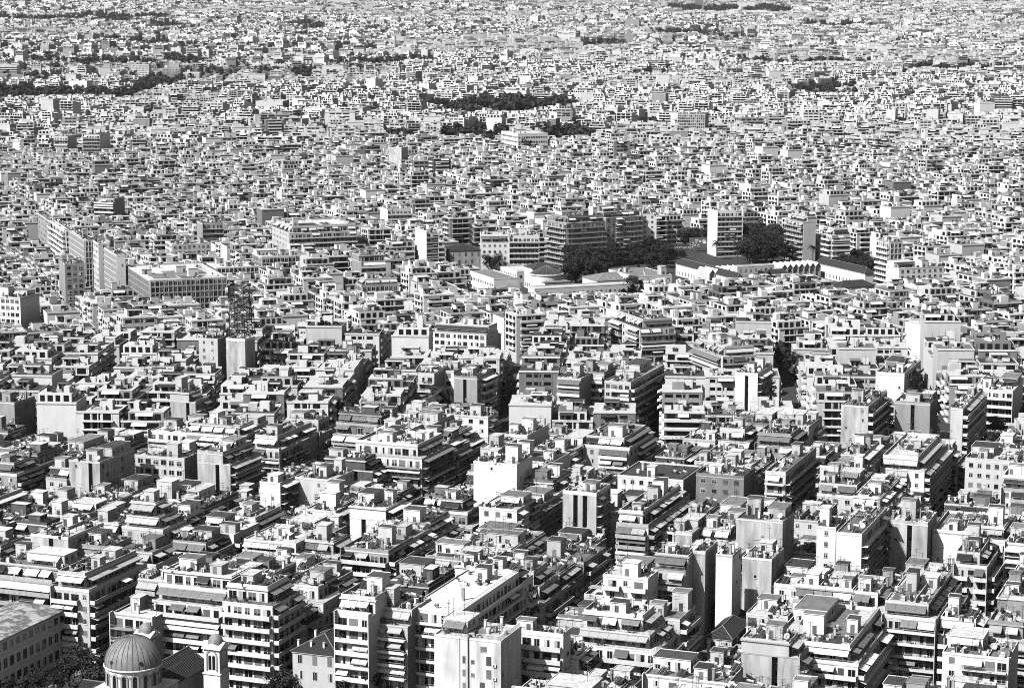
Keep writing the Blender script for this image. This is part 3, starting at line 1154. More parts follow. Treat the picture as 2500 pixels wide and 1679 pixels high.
        p, q = ((0, a0, zr + 0.05), (0, a1, zr + 0.05)) if axis == 'v' else ((a0, 0, zr + 0.05), (a1, 0, zr + 0.05))
        b.bar(p, q, 0.16, 'roof_grey', 6)
        return b.mesh('roof')
    part('roof', gable('v', 6.9, 25.3, 5.2, 10.9, 14.7), root)
    part('roof', gable('u', -13.2, -6.9, 5.0, 9.8, 12.6), root)
    part('roof', gable('u', 6.9, 12.2, 5.0, 9.8, 12.6), root)
    part('roof', gable('v', -13.2, -6.9, 5.0, 9.8, 12.6), root)
    # twin bell towers
    for (tx, ty) in ((356, 1520), (526, 1547)):
        p = P(tx, ty, 20.8)
        du = (p[0] - c[0]) * U_N[0] + (p[1] - c[1]) * U_N[1]
        dv = (p[0] - c[0]) * V_N[0] + (p[1] - c[1]) * V_N[1]
        h = 2.15
        b = MB()
        b.box(-h, h, -h, h, 0, 11.8, 'plaster_white')
        b.box(-h - 0.2, h + 0.2, -h - 0.2, h + 0.2, 11.8, 12.1, 'slab_white')
        b.box(-h + 0.15, h - 0.15, -h + 0.15, h - 0.15, 12.1, 18.2, 'plaster_white')
        tw = part('bell_tower', b.mesh('bell_tower'), root, (du, dv, 0))
        b = MB()
        for a in range(4):        # a small gable over each face
            ca, sa = math.cos(a * math.pi / 2), math.sin(a * math.pi / 2)
            def rt(x, y, z):
                return (x * ca - y * sa, x * sa + y * ca, z)
            g = h + 0.3
            b.poly([rt(-g, -g, 18.0), rt(0, -g, 19.1), rt(0, 0, 19.1), rt(-g * 0.9, 0, 18.2)], 'slab_white')
            b.poly([rt(0, -g, 19.1), rt(g, -g, 18.0), rt(g * 0.9, 0, 18.2), rt(0, 0, 19.1)], 'slab_white')
            b.poly([rt(-g, -g, 17.75), rt(g, -g, 17.75), rt(g, -g, 18.0), rt(0, -g, 19.1), rt(-g, -g, 18.0)], 'plaster_white')
            b.poly([rt(-g, -g, 17.75), rt(0, 0, 17.75), rt(g, -g, 17.75)], 'slab_white')
        part('cornice', b.mesh('cornice'), tw)
        b = MB()
        b.lathe([(1.85, 18.4), (1.8, 19.2), (1.45, 20.0), (0.9, 20.6), (0.05, 20.85)], 20, 'dome_lead')
        me = b.mesh('cupola'); me.polygons.foreach_set('use_smooth', [True] * len(me.polygons))
        part('cupola', me, tw)
        b = MB()
        b.bar((0, 0, 20.8), (0, 0, 21.9), 0.06, 'slab_white', 4)
        b.box(-0.3, 0.3, -0.05, 0.05, 21.4, 21.52, 'slab_white')
        part('cross', b.mesh('cross'), tw)
        bb = MB(); arch(bb, 0.75, 3.4, -0.05, 0.03, 'glass'); mb_ = bb.mesh('belfry_opening')
        b2 = MB(); arch_ring(b2, 2.2, 4.6, 0.35, -0.05, 0.14, 'plaster_grey'); m2 = b2.mesh('arch')
        for a, rz in (((0, -1), 0), ((1, 0), math.pi / 2), ((0, 1), math.pi), ((-1, 0), -math.pi / 2)):
            hh = h - 0.15
            for s in (-0.5, 0.5):
                part('belfry_opening', mb_, tw, (a[0] * hh + (-a[1]) * s, a[1] * hh + a[0] * s, 12.9), rz)
            part('arch', m2, tw, (a[0] * hh, a[1] * hh, 12.7), rz)
    RECTS.append((c[0], c[1], ROT_N, 14, 14, 24))
    q = from_uv(*[a + o for a, o in zip(to_uv(c), (0, 20))])
    RECTS.append((q[0], q[1], ROT_N, 12, 8, 15))
    VIS.append((120, 580, 1679, c[1]))
    TR.append(dict(root=root, ref='domed church', c=c, z=20, px=proj(c[0], c[1], 20), info=None, W=14, D=14))


church()


def school():
    z = 13.6
    p = P(162, 1483, z)
    W, D = 15.0, 46.0
    c = (p[0] - U_N[0] * W / 2 - V_N[0] * D / 2, p[1] - U_N[1] * W / 2 - V_N[1] * D / 2)
    root = thing('school_building', 'long grey school with rows of windows and stained low roof beside the domed church', 'school', (c[0], c[1], 0), ROT_N)
    hw, hd = W / 2, D / 2
    b = MB()
    b.box(-hw, hw, -hd, hd, 0, z, 'plaster_bright')
    for q in range(3):
        b.box(hw + 0.002, hw + 0.12, -hd, hd, 1.0 + q * 4.4 - 0.1, 1.0 + q * 4.4 + 0.1, 'plaster_bright')
    part('wall', b.mesh('wall'), root)
    b = MB()
    e = 0.6
    A, B_, C_, D_ = (-hw - e, -hd - e, z), (hw + e, -hd - e, z), (hw + e, hd + e, z), (-hw - e, hd + e, z)
    r0, r1 = (0, -hd + 6, z + 1.5), (0, hd - 6, z + 1.5)
    for q in ([A, B_, r0], [B_, C_, r1, r0], [C_, D_, r1], [D_, A, r0, r1]):
        b.poly(q, 'roof_stained')
    b.box(-hw - e, hw + e, -hd - e, hd + e, z - 0.25, z - 0.003, 'slab_grey')
    part('roof', b.mesh('roof'), root)
    for q, (zz, wh) in enumerate(((1.6, 2.3), (6.0, 2.4), (10.6, 1.7))):
        for i in range(16):
            y = -hd + 1.0 + i * 2.8
            w = part('window', k_window(1.7, wh, R.choice(('win', 'wind', 'win', 'curt')), False), root, (hw, y, zz), math.pi / 2)
            part('pane', k_pane(1.7, wh), w)
    RECTS.append((c[0], c[1], ROT_N, hw, hd, z))
    VIS.append((-50, 165, 1660, p[1] - 40))
    TR.append(dict(root=root, ref='long grey school', c=c, z=z, px=proj(c[0], c[1], z), info=None, W=W, D=D))


def stained():
    material('plaster_bright', 0.95, 0.04, 0.06, 0.5, 0.2)
    m = material('roof_stained', 0.24, 0.1, 0.1, 0.4, 1.0)
    nt = m.node_tree; N, L = nt.nodes, nt.links
    for n in N:
        if n.type == 'TEX_NOISE':
            n.inputs['Scale'].default_value = 0.3
            n.inputs['Roughness'].default_value = 0.75
        if n.type == 'MAP_RANGE' and abs(n.inputs[1].default_value - 0.3) < 1e-6:
            n.inputs[1].default_value = 0.47; n.inputs[2].default_value = 0.56
            n.inputs[3].default_value = 0.5; n.inputs[4].default_value = 1.5


stained()
school()

# ------------------------------------------------------------------ the blocks of the front rows, one by one
T = traced
T(217, 1445, 88, 142, 6, 1, f='mixed', r='mixed', wall='plaster_cream', roof='roof_light', awn='awning_white', awn_p=0.6, bulk=2, vis=1620,
  label='corner block with white awnings wrapping its roof terrace behind the grey school', ref='corner block behind the school')
T(128, 1425, 150, None, 6, 1, depth=15, f='full', r='blank', wall='plaster_cream', roof='roof_grey', awn='awning_white', awn_p=0.8, vis=1530,
  label='block with stacked white and dark awnings left of the white-awning corner block', ref='block with stacked awnings at the left edge')
T(541, 1483, 165, None, 6, 2, depth=17, f='full', r='none', wall='plaster_white', roof='roof_light', awn='awning_white', awn_p=0.35, rail='solid', vis=1640, solar=2,
  label='wide white block behind the church dome, one long row of white awnings on its terrace', ref='wide white block behind the dome')
T(665, 1480, 122, 67, 7, 1, f='mixed', r='full', wall='plaster_white', roof='roof_grey', awn_p=0.1, rail='solid', vis=1660, solar=2,
  label='tall white block right of the bell tower with solid balconies and a thick corner pillar', ref='tall white block by the bell tower')
T(380, 1510, 105, None, 5, 0, depth=10, f='mixed', r='none', wall='plaster_white', awn_p=0.2, clutter=0.4, bulk=1, vis=1560,
  label='lower white wing with planted terrace between corner block and wide white block', ref='low white wing')
hip_house(823, 1600, 11.5, 109, None, 'old neoclassical house with dark tiled hip roof and a row of small chimneys', ref='neoclassical tiled house', side='R', depth=15,
          chimneys=7, rise=3.4, floors=3, wall='plaster_cream', vis=1679, wspace=3.3)
T(905, 1505, 84, None, 7, 1, depth=15, f='full', r='none', wall='plaster_white', awn='awning_white', awn_p=0.25, rail='solid', vis=1679, solar=1, fh=3.15,
  label='slim white block right of the tiled house, plants on its top terrace', ref='slim white block by the tiled house')
T(995, 1530, 90, None, 6, 1, depth=15, f='full', r='none', wall='plaster_cream', awn='awning_light', awn_p=0.8, vis=1679, rail='half', fh=3.15,
  label='narrow cream block with an awning on almost every balcony, between two white blocks', ref='narrow cream awning block')
T(1122, 1497, 124, 145, 7, 0, f='full', r='full', wall='plaster_white', roof='slab_white', awn_p=0.15, bulk=1, solar=0, vis=1590, rail='half', clutter=0.5,
  label='block with the largest bare white flat roof of the front row', ref='block with the big bare white roof')
hb = T(1223, 1568, 163, 20, 7, 0, depth=13, f='blank', r='blank', wall='weathered_white', roof='roof_light', bulk=1, solar=0, slot=0, vis=1679, seed=5,
  label='blank stained party wall block standing in front of the big bare white roof', ref='blank stained wall block')
for (xx, q, w_, h_) in ((3.2, 6, 1.5, 1.2), (0.9, 5, 0.8, 0.9), (4.6, 5, 1.2, 2.1), (4.6, 4, 1.2, 2.1), (0.9, 4, 0.8, 0.9), (3.0, 3, 1.2, 2.1), (-1.2, 5, 0.7, 1.6), (-1.2, 4, 0.7, 1.6), (-1.2, 3, 0.7, 1.6)):
    part('window', k_window(w_, h_, 'closed'), hb[0], (xx, -6.5, q * FH + 0.5))
hp = MB()
hp.bar((0.25, -6.7, 2), (0.25, -6.7, 7 * FH + 3.5), 0.12, 'metal_dark', 6)
hp.bar((-1.9, -6.62, 2), (-1.9, -6.62, 7 * FH), 0.07, 'metal_light', 5)
part('flue_pipe', hp.mesh('flue_pipe'), hb[0])
for q in range(3):
    part('air_conditioner', k_ac(), hb[0], (6.2, -6.5, (q + 3) * FH + 0.4))
T(1375, 1556, 128, 18, 6, 1, f='full', r='blank', wall='plaster_white', roof='roof_light', awn='awning_white', awn_p=0.15, rail='solid', vis=1679, bulk=1, solar=0,
  label='white block with wide white awnings over the top terrace and long solid balconies below', ref='white block with long solid balconies')
T(1603, 1592, 196, 50, 4, 2, f='mixed', r='mixed', wall='plaster_white', roof='roof_light', awn='awning_light', awn_p=0.5, rail='solid', bulk=2, vis=1650, solar=0,
  label='stepped white block whose terraces wrap the corner under a triple rooftop hut', ref='stepped white block with the rooftop hut')
T(1582, 1415, 110, 25, 7, 0, f='mixed', r='blank', wall='plaster_white', roof='roof_light', bulk=1, awn_p=0.1, clutter=0.5, vis=1480,
  label='plain white boxy block behind the stepped white block', ref='plain white boxy block')
T(1673, 1395, 80, 24, 7, 1, f='mixed', r='blank', wall='plaster_cream', bulk=1, awn='awning_light', awn_p=0.5, vis=1480,
  label='cream block with a tall dark shaded side wall next to the narrow blank towers', ref='block with the dark side wall')
T(1722, 1354, 30, 30, 8, 0, f='blank', r='blank', wall='plaster_cream', slot=0, bulk=0, clutter=0.2, solar=0, vis=1455,
  label='left one of two narrow blank tower-like blocks above the dark tree', ref='left narrow blank tower')
T(1788, 1358, 40, 22, 8, 0, f='blank', r='blank', wall='plaster_white', slot=0, bulk=0, clutter=0.2, solar=0, vis=1475,
  label='right one of two narrow blank tower-like blocks above the dark tree', ref='right narrow blank tower')
T(1884, 1368, 72, 30, 6, 0, f='blank', r='blank', wall='plaster_white', slot=0, bulk=1, vis=1475, solar=0,
  label='bright blank white wall block right of the two narrow towers', ref='bright blank wall block')
T(1911, 1276, 113, None, 7, 0, depth=13, f='blank', r='blank', wall='party_wall', slot=0, bulk=1, vis=1345,
  label='blank grey stained wall block directly behind the bright blank white wall', ref='grey stained wall block')
T(2041, 1290, 47, None, 7, 0, depth=13, f='windows', r='none', wall='plaster_white', vis=1400, bulk=1,
  label='white slice of a block with columns of small windows beside a tall blank wall', ref='white slice with small windows')
T(2104, 1307, 62, 62, 7, 0, f='blank', r='full', wall='plaster_white', roof='roof_grey', slot=0, rail='rail', awn_p=0.3, vis=1400, bulk=0,
  label='tall blank white wall block with a black shaded balcony side', ref='tall wall block with the black side')
T(2265, 1283, 95, None, 6, 0, depth=14, f='blank', r='none', wall='party_wall', slot=1, vis=1370, bulk=1,
  label='pale party wall block split by one narrow shaft, above rooftop bushes', ref='pale wall block with one shaft')
T(2412, 1388, 82, 30, 6, 1, f='mixed', r='mixed', wall='plaster_cream', awn='awning_mid', awn_p=0.3, vis=1470,
  label='cream terrace block with a round pavilion-like penthouse near the right edge', ref='terrace block near the right edge')
T(2287, 1517, 132, 62, 5, 1, f='mixed', r='mixed', wall='plaster_cream', roof='roof_light', awn_p=0.2, vis=1610, rail='half',
  label='cream corner block with planted side terrace in the bottom right quarter', ref='cream corner block with planted terrace')
T(2095, 1626, 215, 80, 4, 1, f='mixed', r='mixed', wall='plaster_white', roof='roof_light', awn='awning_white', awn_p=0.6, bulk=3, vis=1679, solar=2,
  label='broad white block with several rooftop huts and white awnings along the bottom edge', ref='broad white block at the bottom edge')
T(2463, 1610, 162, 16, 5, 0, depth=15, f='mixed', r='blank', wall='plaster_white', roof='roof_grey', bulk=1, vis=1679, solar=0, awn_p=0.2,
  label='white block with grey roof and one white hut in the bottom right corner', ref='white block in the bottom right corner')
T(1777, 1672, 205, None, 4, 0, depth=13, f='mixed', r='blank', wall='plaster_white', roof='roof_grey', bulk=2, solar=4, vis=1679,
  label='low roof with two dark solar heaters on a white hut at the bottom edge', ref='low roof with solar heaters')
hip_house(1797, 1517, 7.0, 44, None, 'small tiled pavilion house squeezed under the narrow blank towers', ref='small tiled pavilion', side='R', depth=9, rise=2.2, floors=2, vis=1530)
hip_house(1786, 1560, 8.0, 60, None, 'low long tiled roof in front of the small tiled pavilion', ref='low long tiled roof', side='R', depth=16, rise=2.4, floors=2, vis=1580)
T(243, 1130, 75, 85, 7, 0, f='blank', r='windows', wall='party_wall', slot=1, vis=1210, bulk=1, clutter=0.7,
  label='tall block with blank pale wall and dark windowed side in the left part', ref='tall pale wall block on the left')
T(450, 1122, 120, 30, 6, 0, f='windows', style='office', r='blank', wall='plaster_cream', vis=1170, bulk=1, solar=1,
  label='block with broad dark windows right of the tall pale wall block', ref='block with broad dark windows')
T(562, 1135, 80, 75, 6, 1, f='blank', r='full', wall='party_wall', slot=1, awn='awning_light', awn_p=0.7, vis=1205,
  label='block with stained pale end wall, a shaft and pale awnings down its side', ref='stained end wall block with side awnings')
T(35, 985, 40, 50, 6, 0, f='blank', r='blank', wall='plaster_grey', slot=0, vis=1040,
  label='grey block with a dark blank side wall at the left edge', ref='dark blank side wall at the left edge')
T(477, 983, 62, 32, 6, 1, f='blank', r='mixed', wall='plaster_cream', slot=1, vis=1025,
  label='cream block with a shaft in its blank end wall left of the long awning block', ref='cream block with shaft')
T(1165, 926, 57, 40, 7, 0, f='blank', r='mixed', wall='plaster_grey', slot=1, vis=1000, bulk=1,
  label='grey blank tower block with peeling wall next to the white office slice', ref='grey blank tower block')
T(1108, 908, 47, None, 7, 0, depth=14, f='windows', style='office', r='none', wall='plaster_white', vis=995, bulk=1,
  label='white office slice with window bands beside the grey blank tower', ref='white office slice')
T(1060, 917, 40, None, 7, 0, depth=14, f='full', r='none', wall='plaster_cream', vis=990, awn='awning_mid', awn_p=0.4,
  label='block of stacked dark balconies left of the white office slice', ref='stacked dark balconies block')
T(1030, 1120, 170, 70, 6, 1, f='mixed', r='mixed', wall='plaster_white', awn='awning_white', awn_p=0.4, roof='roof_light', vis=1185, bulk=3,
  label='large white corner block with planted terrace and three huts near the picture centre', ref='large white corner block at the centre')
T(686, 1098, 72, 95, 5, 1, f='mixed', r='mixed', wall='plaster_cream', awn='awning_white', awn_p=0.7, vis=1135, roof='roof_light',
  label='corner block with white awnings stepping down its right side street', ref='corner block with stepping awnings')
T(684, 1181, 50, 70, 6, 0, f='blank', r='mixed', wall='plaster_white', roof='roof_dark', slot=0, bulk=1, vis=1235, solar=0,
  label='white end wall block under a flat dark roof', ref='white end wall under a dark roof')
T(1536, 1099, 110, 60, 5, 1, f='mixed', r='mixed', wall='plaster_cream', awn='awning_mid', awn_p=0.85, vis=1150,
  label='terraced block with two rows of dark awnings beside a long street wall', ref='terraced block with two dark awning rows')
T(1668, 1175, 160, None, 5, 0, depth=22, f='windows', r='blank', wall='plaster_white', roof='roof_dark', bulk=1, solar=1, vis=1205, clutter=0.6,
  label='long white block with a bare dark flat roof and one white hut', ref='long white block with the dark roof')
T(1456, 1210, 82, 12, 7, 0, depth=13, f='blank', r='mixed', wall='plaster_white', slot=2, bulk=1, solar=0, vis=1300,
  label='white wall block cut by two black vertical shafts', ref='white wall with two black shafts')
T(1583, 1288, 78, 100, 5, 2, f='mixed', r='mixed', wall='plaster_white', awn='awning_light', awn_p=0.95, vis=1345,
  label='pyramid-like terraced block lined with pale awnings on two sides', ref='pyramid-like awning block')
T(2257, 1151, 106, 100, 5, 1, f='mixed', r='full', wall='plaster_white', awn='awning_light', awn_p=0.9, roof='roof_light', vis=1210,
  label='long white block with pale front awnings and many awnings along its right side', ref='long white block with many side awnings')
T(2120, 994, 66, 46, 7, 0, f='blank', r='full', wall='party_wall', roof='roof_grey', slot=0, vis=1080, bulk=1,
  label='pale wall block with grey roof and black balcony side beside a tree line', ref='pale wall block by the tree line')
T(2351, 1000, 30, 62, 7, 1, f='blank', r='full', wall='plaster_cream', slot=0, awn='awning_light', awn_p=0.9, vis=1075,
  label='narrow cream wall block with pale awnings cascading down its right side', ref='narrow wall with cascading awnings')
T(2271, 989, 86, None, 6, 0, depth=15, f='blank', r='none', wall='plaster_grey', slot=1, vis=1050, bulk=2,
  label='grey stained double wall block left of the cascading awnings', ref='grey double wall block')
T(2208, 917, 70, 40, 6, 0, f='blank', r='mixed', wall='plaster_white', slot=0, vis=975, bulk=1, awn_p=0.3,
  label='brilliant white blank wall block above the grey double wall', ref='brilliant white wall block')
T(2474, 956, 102, 24, 6, 0, f='mixed', r='blank', wall='plaster_white', rail='solid', vis=1020, awn_p=0.1, bulk=1,
  label='clean white block with long balcony bands at the right edge', ref='clean white balcony block at the right edge')
T(1918, 1159, 50, 75, 6, 1, f='mixed', r='full', wall='plaster_cream', awn='awning_mid', awn_p=0.4, vis=1240,
  label='cream block with dark shaded street side and terrace plants', ref='cream block with the dark street side')
T(2164, 1249, 86, 55, 5, 1, f='mixed', r='mixed', wall='plaster_white', awn='awning_white', awn_p=0.8, vis=1310,
  label='white block with a glazed roof canopy and white side awnings', ref='white block with glazed canopy')
T(1850, 917, 55, 36, 7, 0, f='blank', r='mixed', wall='plaster_white', slot=1, vis=985, awn_p=0.5,
  label='white wall block with a shaft right of the big dark tree', ref='white wall block by the big dark tree')
T(1418, 927, 57, None, 7, 0, depth=14, f='full', r='none', wall='plaster_cream', awn='awning_mid', awn_p=0.6, vis=990,
  label='left of three neighbouring balcony fronts near the centre right', ref='left of three balcony fronts')
T(1475, 915, 55, None, 7, 0, depth=14, f='full', r='none', wall='plaster_grey', awn='awning_light', awn_p=0.5, rail='solid', vis=990,
  label='middle of three neighbouring balcony fronts near the centre right', ref='middle of three balcony fronts')
T(1540, 936, 64, 105, 7, 0, f='mixed', r='full', wall='plaster_cream', vis=990, awn_p=0.2,
  label='right of three balcony fronts, its long dark side running into the street', ref='long dark side of the three fronts')
T(1187, 817, 130, 14, 6, 1, depth=14, f='windows', style='office', r='blank', wall='plaster_white', vis=860,
  label='white block with two rows of tall shuttered windows above the centre', ref='white block with tall shuttered windows')
T(598, 833, 46, 24, 8, 0, f='blank', r='blank', wall='plaster_white', slot=0, vis=905, bulk=0, clutter=0, solar=0,
  label='white blank wall block that carries the lattice mast', ref='white wall block under the mast')
T(531, 829, 46, 20, 8, 0, f='windows', r='blank', wall='plaster_cream', vis=900, bulk=0, clutter=0.2,
  label='cream block with window bands left of the mast block', ref='cream block left of the mast')
T(1562, 802, 85, 70, 7, 1, side='L', rot=ROT_M, f='mixed', l='mixed', r='none', wall='plaster_cream', awn='awning_white', awn_p=0.5, vis=850,
  label='corner block with awnings on its long left front and shaded right front', ref='corner block with awnings on the left front')
T(1761, 872, 85, 70, 6, 1, side='L', rot=ROT_M, f='mixed', l='mixed', r='none', wall='plaster_cream', awn='awning_light', awn_p=0.3, vis=905,
  label='cream corner block with planted balconies left of the big dark tree', ref='corner block with planted balconies')
# ------------------------------------------------------------------ the middle distance: avenue offices, hotel, palace, museum
M = ROT_M
O = 'office block'
T(365, 686, 190, 62, 8, 0, side='L', rot=M, f='windows', l='windows', r='none', style='grid', wall='plaster_white', roof='roof_light', bulk=3, solar=0, clutter=1.0, vis=735, cat=O,
  label='huge office block with broad pale roof and a gridded left front', ref='huge gridded office block')
T(458, 694, 80, 22, 6, 0, rot=math.radians(-2), f='windows', style='office', r='blank', wall='plaster_cream', bulk=2, vis=735, cat=O,
  label='pale annex with a blank right side in front of the huge gridded office', ref='pale annex of the huge office')
T(528, 655, 105, 14, 5, 0, side='L', rot=M, depth=24, f='windows', l='windows', r='none', style='grid', wall='plaster_white', roof='roof_light', bulk=2, vis=675, cat=O,
  label='long pale block with gridded front right of the huge gridded office', ref='long pale block right of the huge office')
T(420, 598, 95, 12, 7, 0, side='L', rot=M, depth=20, f='windows', l='windows', r='none', wall='plaster_cream', roof='roof_light', bulk=2, vis=620, cat=O,
  label='broad cream block with pale roof behind the huge gridded office', ref='broad cream block behind the huge office')
T(284, 625, 22, 30, 10, 0, side='L', rot=M, f='blank', l='windows', r='none', style='grid', wall='plaster_white', roof='roof_grey', bulk=1, clutter=0.4, slot=0, vis=700, cat=O,
  label='tall white slab with a gridded left front behind the huge gridded office', ref='tall white gridded slab')
T(240, 596, 28, 28, 10, 0, side='L', rot=M, f='windows', l='windows', r='none', wall='plaster_cream', bulk=1, vis=680,
  label='tall cream corner block next to the white gridded slab', ref='tall cream corner block')
T(206, 588, 20, 38, 10, 0, side='L', rot=M, f='windows', l='windows', r='none', style='grid', wall='plaster_grey', bulk=1, clutter=0.4, vis=640, cat=O,
  label='grey gridded slab along the diagonal avenue left of the tall cream corner block', ref='grey gridded avenue slab')
T(160, 566, 24, 44, 9, 1, side='L', rot=M, f='full', l='full', r='none', wall='plaster_white', rail='solid', awn_p=0.1, vis=615,
  label='white slab with balcony bands receding along the diagonal avenue', ref='white banded avenue slab')
T(128, 545, 22, 40, 9, 0, side='L', rot=M, f='full', l='windows', r='none', wall='plaster_grey', vis=590,
  label='grey slab at the far end of the diagonal avenue row', ref='far grey avenue slab')
T(158, 648, 48, 15, 9, 0, side='L', rot=M, f='windows', l='blank', r='none', style='office', wall='plaster_grey', bulk=1, vis=720, cat=O,
  label='grey office tower with regular dark windows left of the white slab', ref='grey office tower')
T(49, 729, 62, 47, 8, 0, f='windows', style='office', r='blank', wall='plaster_white', bulk=1, vis=800, cat=O,
  label='white office with window bands and a dark blank right side at the left edge', ref='white banded office at the left edge')
T(1383, 546, 95, 48, 9, 1, side='L', rot=math.radians(30), f='full', l='full', r='none', wall='concrete', rail='half', awn_p=0.05, vis=640, cat='hotel', name='hotel_building',
  label='long dark apartment hotel with dense wavy balcony rows behind the museum trees', ref='dark balcony hotel')
T(1479, 532, 88, 4, 9, 1, side='L', rot=math.radians(30), depth=16, f='mixed', l='none', r='none', wall='plaster_grey', awn='awning_white', awn_p=0.3, vis=630,
  label='shaded tall block with white top awnings right of the dark balcony hotel', ref='shaded block right of the hotel')
T(1603, 524, 38, 12, 9, 0, rot=0.0, f='windows', r='blank', wall='plaster_white', vis=585,
  label='white tower with windows and grey side behind the park trees', ref='white tower behind the park')
T(1750, 518, 62, 22, 9, 0, side='L', rot=math.radians(14), f='full', l='blank', r='none', wall='plaster_white', awn='awning_mid', awn_p=0.5, vis=600,
  label='tall block with brilliant white left wall and dark balcony bands over the park', ref='tall white wall block over the park')
T(1174, 592, 68, 8, 5, 1, side='L', rot=math.radians(2), depth=16, f='windows', l='blank', r='none', wall='plaster_white', roof='roof_light', vis=640, solar=0, clutter=0.2, fh=3.6,
  label='pale arcaded palace with small windows behind the broad conifer', cat='palace', name='palace', ref='pale arcaded palace')
T(1243, 578, 73, 4, 5, 0, side='L', rot=math.radians(2), depth=15, f='full', l='none', r='none', awn_p=0, rail='half', wall='plaster_white', roof='roof_light', vis=632, fh=3.4,
  label='ornate white block with small balconies right of the arcaded palace', ref='ornate white block')
hip_house(1098, 612, 13.0, 78, 12, 'grey mansion with dark hip roof and pilasters left of the palace', ref='mansion with dark hip roof', rot=math.radians(10), side='L', rise=3.0, floors=3, wall='plaster_grey', vis=650, wspace=3.4)
T(1039, 567, 30, 26, 9, 0, side='L', rot=M, f='full', l='blank', r='none', wall='plaster_white', vis=645, bulk=1,
  label='narrow tall block with stacked balconies and blank white left wall', ref='narrow tall balcony block')
T(706, 570, 165, 42, 8, 1, side='L', rot=M, f='full', l='windows', r='none', wall='plaster_cream', roof='roof_light', vis=605, awn_p=0.3,
  label='very long block with dark balcony bands and a gridded left end', ref='very long banded block')
T(638, 630, 95, 12, 6, 0, side='L', rot=M, depth=22, f='windows', l='windows', r='none', style='grid', wall='plaster_white', roof='roof_light', vis=650, cat=O,
  label='white office with deep square window grid below the very long banded block', ref='white office with square grid')
T(883, 699, 90, 15, 5, 1, side='L', rot=M, f='windows', l='windows', r='none', style='grid', wall='plaster_white', roof='roof_grey', vis=722, cat=O,
  label='low office with narrow white fins and planted roof edge', ref='low office with white fins')
T(945, 514, 60, 10, 7, 0, side='L', rot=M, depth=16, f='full', l='blank', r='none', wall='plaster_white', vis=545, rail='solid', awn_p=0,
  label='white block with a broad blank top band behind the narrow tall block', ref='white block with broad top band')
T(2172, 594, 32, 32, 8, 0, side='L', rot=M, f='windows', l='full', r='none', style='grid', wall='plaster_grey', rail='solid', awn_p=0, vis=650, cat=O,
  label='office tower with dark glass grid and white banded left front', ref='dark glass grid tower')
T(2030, 575, 45, 20, 7, 1, side='L', rot=M, f='full', l='full', r='none', wall='plaster_white', rail='solid', vis=620,
  label='white block with bulging balcony bands right of the park trees', ref='white block with bulging balconies')
T(1962, 543, 30, 42, 8, 1, side='L', rot=M, f='blank', l='mixed', r='none', wall='plaster_cream', slot=0, vis=600,
  label='cream block with a pale blank end wall above the park trees', ref='cream block above the park')
T(2195, 657, 110, 5, 5, 0, side='L', rot=M, depth=14, f='windows', l='blank', r='none', wall='plaster_white', vis=690,
  label='white row block with square windows below the dark glass grid tower', ref='white row block with square windows')
T(279, 486, 48, 25, 9, 0, f='full', r='blank', wall='plaster_grey', vis=535,
  label='dark balcony tower with grey blank side in the upper left', ref='dark balcony tower in the upper left')
T(493, 547, 52, 5, 8, 0, side='L', rot=M, depth=15, f='full', l='blank', r='none', wall='plaster_grey', vis=590, awn_p=0,
  label='grey loggia block with a strict grid of balconies left of centre', ref='grey loggia block')
T(880, 640, 62, 8, 7, 1, side='L', rot=M, depth=16, f='full', l='blank', r='none', wall='plaster_grey', vis=672,
  label='dark balcony block with planted top above the low finned office', ref='dark balcony block above the finned office')
T(1264, 329, 74, 40, 4, 0, side='L', rot=M, f='windows', l='windows', r='none', style='office', wall='plaster_white', roof='roof_light', fh=4.6, bulk=1, solar=0, clutter=0.2, vis=362, cat=O,
  label='isolated white building with two dark window bands in front of a tree belt', ref='isolated white banded building')
T(980, 362, 31, 4, 9, 0, depth=14, f='blank', r='blank', wall='plaster_white', slot=0, bulk=0, clutter=0.2, vis=397,
  label='brilliant white blank wall block standing alone in the upper centre', ref='lone brilliant white wall')
T(1722, 280, 68, 26, 9, 0, rot=math.radians(-10), f='windows', style='grid', r='windows', wall='plaster_cream', vis=318, cat=O, clutter=0.3,
  label='cubic office with a white framed grid front in the upper right', ref='cubic office with white grid')
T(2186, 269, 22, 4, 8, 0, depth=14, f='blank', r='none', wall='plaster_white', slot=0, vis=292, clutter=0.3,
  label='small bright white wall block in the upper right field', ref='small bright white wall')
T(2291, 269, 28, 8, 8, 0, depth=14, f='blank', r='blank', wall='plaster_cream', slot=0, vis=290, clutter=0.3,
  label='pale blank wall block right of the small bright white wall', ref='pale wall in the upper right')
T(2470, 242, 42, 40, 7, 1, rot=math.radians(-6), f='full', r='full', wall='plaster_dark', roof='roof_dark', vis=272, awn_p=0, clutter=0.2, rail='solid',
  label='black office block at the right edge below the horizon suburbs', ref='black office at the right edge', cat=O)
T(363, 159, 43, 10, 8, 0, rot=math.radians(-6), depth=18, f='windows', style='office', r='blank', wall='plaster_white', vis=188, clutter=0.3, cat=O, fh=3.6,
  label='white striped office tower behind the tree belt in the upper left', ref='striped office tower upper left')
T(440, 168, 45, 8, 8, 0, rot=math.radians(-6), depth=18, f='windows', style='office', r='blank', wall='plaster_grey', vis=192, clutter=0.3, cat=O,
  label='grey striped office block right of the white striped tower', ref='grey striped office upper left')
T(487, 178, 40, 6, 7, 0, rot=math.radians(-6), depth=18, f='blank', r='blank', wall='plaster_white', slot=0, vis=195, clutter=0.3,
  label='bright white blank block right of the grey striped office', ref='bright blank block upper left')
